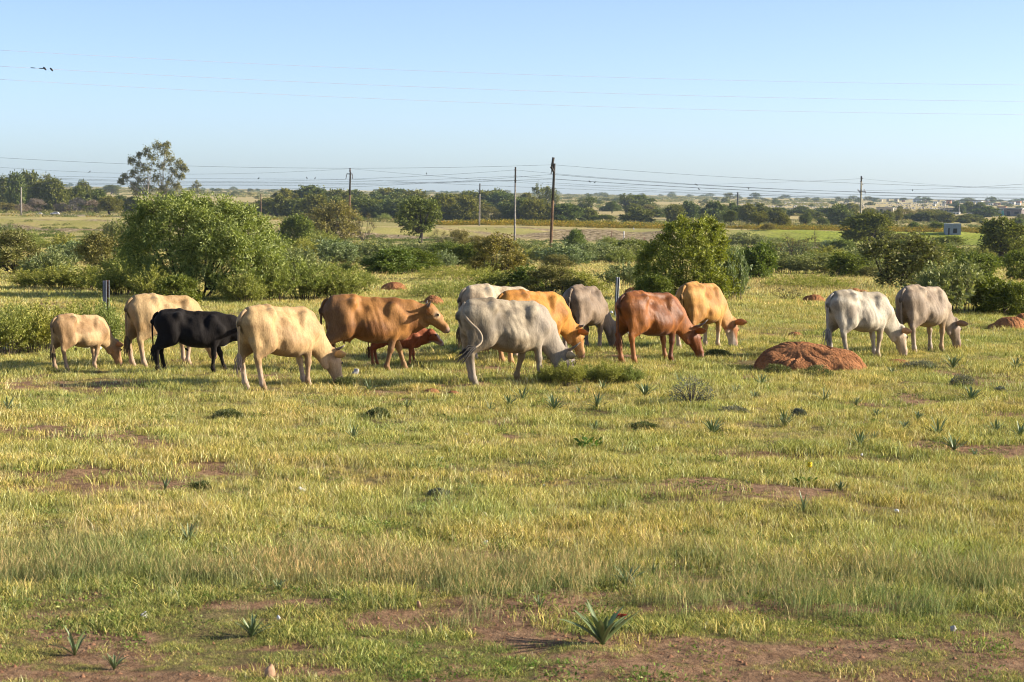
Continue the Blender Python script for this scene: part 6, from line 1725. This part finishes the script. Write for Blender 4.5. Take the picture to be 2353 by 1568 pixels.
for i, (px, b, w, h, c, lb) in enumerate([(792, 894, 56, 24, DK, "dark round cushion of fine leaves at the cream cow's muzzle"), (522, 968, 76, 24, DK, "wide dark cushion in the grass below the cream cow"), (868, 962, 56, 22, DK, "dark cushion in the grass below the walking brown cow"),
        (1690, 956, 76, 18, GR, "grey low cushion below the dead thorn bush"), (2216, 890, 64, 26, BR, "brown tufted cushion below the last cow"), (1838, 962, 34, 20, GR, "small grey cushion beside a strap-leaf plant"), (458, 1136, 46, 24, DK, "dark cushion in the reddish patch"),
        (2300, 908, 32, 16, BR, "small brown cushion at the edge of the herd's field"), (1790, 862, 70, 22, DK, "green tuft growing against the foot of the big termite mound"), (1880, 868, 80, 24, DK, "wider tuft at the middle of the termite mound's foot"),
        (1650, 820, 60, 14, DK, "low dark patch of herb behind the chestnut cow's head"), (2120, 850, 90, 16, BR, "low brown patch under the taupe cow"), (1480, 990, 80, 14, DK, "flat dark patch among the strap-leaf plants"), (1010, 1142, 50, 12, GR, "flat greyish clump in the pale grass"),
        ]):
    cushion(px, b, w, h, lb, c, 60 + i)
cushion(1592, 932, 108, 62, "dead dark thorn bush with bare twigs in the middle of the field", BR, 90, "dead_thorn_bush", True)
for q in range(5): plant_px(1262 + q * 46, 884 + (q % 2) * 4, 66, 44 + 12 * (q % 2), "yellow", "dry olive weed clump at the horned grey cow's muzzle, %s in the row" % ["first", "second", "third", "fourth", "fifth"][q], "dry weed clumps at the grey cow's muzzle")
plant_px(1300, 878, 110, 64, "bare", "straggly dry weed growing before the horned grey cow")

def stone(px, base, w, h, label, mat, seed, name="stone", cat="stone", group=None):
    x, y, z = hit(px, base); s = 1 / ppm(y)
    rng = np.random.default_rng(seed)
    S = Field((-.7, -.7, -.6), (.7, .7, 1.0), .09)
    S.ell((0, 0, .25), (.38, .34, .35), .1)
    for _ in range(4): S.ell(rng.uniform(-.25, .25, 3) + [0, 0, .25], rng.uniform(.15, .32, 3), .05)
    for _ in range(3): S.ell(unit(rng.normal(size=3)) * .75 + [0, 0, .3], (.4, .4, .4), .04, True)
    V, F = surface_nets(S.F, S.lo, .09); F = F[(F >= 0).all(1)]
    V[:, 2] -= V[:, 2].min() + .1
    o = link(name, mesh_np(name, V * [w * s, w * s * .8, h * s * 1.4], F, False), mat); o.location = (x, y, z); o.rotation_euler = (0, 0, rng.uniform(0, 6))
    tag(o, label, cat, group)
ST1 = simple_mat("stone_pink", (.50, .31, .19), (.30, .17, .10), 12, .9); ST2 = simple_mat("stone_grey", (.50, .48, .45), (.3, .28, .27), 30, .9); BONE = simple_mat("bone", (.78, .68, .54), (.6, .5, .4), 20, .7)
PAPER = simple_mat("litter_white", (.78, .77, .75), (.6, .6, .6), 10, .6)
stone(620, 1562, 36, 34, "pink broken stone at the front edge of the field", ST1, 1)
stone(1582, 988, 14, 12, "small pale stone in the field below the dead bush", ST1, 2)
stone(1320, 1006 - 100, 8, 8, "tiny pale stone under the dry weeds", ST1, 3)
stone(2190, 1452, 18, 14, "small grey stone at the edge of the bare earth", ST2, 4)
stone(962, 1398, 14, 18, "little upright pinkish stone in the near grass", ST1, 5)
stone(1112, 1192, 34, 16, "pale bleached bone lying in the straw", BONE, 6, "bone", "bone")
stone(1148, 1194, 22, 12, "smaller piece of bone next to the bleached one", BONE, 7, "bone", "bone")
stone(818, 862, 22, 16, "grey mottled stone behind the cream cow's head", ST2, 8)
stone(330, 1420, 24, 12, "greyish stone half buried in the near grass", ST2, 9)
for i, (px, b, w, h) in enumerate([(618, 1064, 14, 10), (693, 1134, 22, 14), (1117, 1254, 12, 14), (1016, 1056, 14, 6), (1070, 1002, 14, 6), (1250, 1118, 8, 5), (1980, 1048, 8, 6), (1720, 1172, 8, 6), (2222, 786, 16, 6), (2220, 786, 8, 5), (1445, 770, 10, 10), (1405, 720, 8, 6), (640, 1426, 14, 10), (655, 1444, 10, 8), (690, 1450, 9, 7),
        (1700, 1290, 7, 7), (1910, 1340, 7, 7), (1990, 1356, 6, 7), (2060, 1178, 20, 8), (200, 805, 36, 14), (225, 808, 22, 12), (510, 800, 24, 18), (493, 812, 14, 10), (15, 806, 22, 16)]):
    stone(px, b, w, h, unique("white litter scrap", px, b), PAPER, 30 + i, "litter_scrap", "litter", "white scraps of litter in the grass")
# crumpled red wrapper near the large plant
x, y, z = hit(1427, 1430); m = MB()
for i in range(6):
    m.box((rs.uniform(-.03, .03), rs.uniform(-.02, .02), .02 + .008 * i), (.05, .035, .002), Matrix.Rotation(rs.uniform(-1, 1), 3, 'X') @ Matrix.Rotation(rs.uniform(-1, 1), 3, 'Y'))
o = link("wrapper", m.mesh("wrapper"), simple_mat("wrapper_red", (.65, .08, .03), (.4, .1, .08), 40, .5)); o.location = (x, y, z); tag(o, "crumpled red wrapper beside the large strap-leaf plant", "wrapper")
# soil crumbs on the bare earth at the front
def crumbs():
    rng = np.random.default_rng(9)
    n = 5200; y = rng.uniform(10.6, 14.6, n); x = rng.uniform(-1, 1, n) * (y * .27 + .5)
    dry, green, soil, rub = color_zones(x, y); k = rng.uniform(size=n) < soil; x, y = x[k], y[k]
    sc_ = rng.gamma(1.6, .0045, len(x)).clip(.003, .022)
    base = np.array([[1, 0, 0], [0, 1, 0], [-1, 0, 0], [0, -1, 0], [0, 0, 1]], float)
    V = (base[None] * sc_[:, None, None] * rng.uniform(.6, 1.4, (len(x), 5, 3)) + np.stack([x, y, gz(x, y) - .003], 1)[:, None]).reshape(-1, 3)
    f = np.array([[0, 1, 4], [1, 2, 4], [2, 3, 4], [3, 0, 4]]); F = (f[None] + 5 * np.arange(len(x))[:, None, None]).reshape(-1, 3)
    o = link("soil_crumbs", mesh_np("soil_crumbs", V, F, False), simple_mat("crumb_soil", (.36, .19, .10), (.17, .07, .035), 3, .95)); tag(o, "clods and crumbs of reddish soil on the bare earth", kind="stuff")
crumbs()
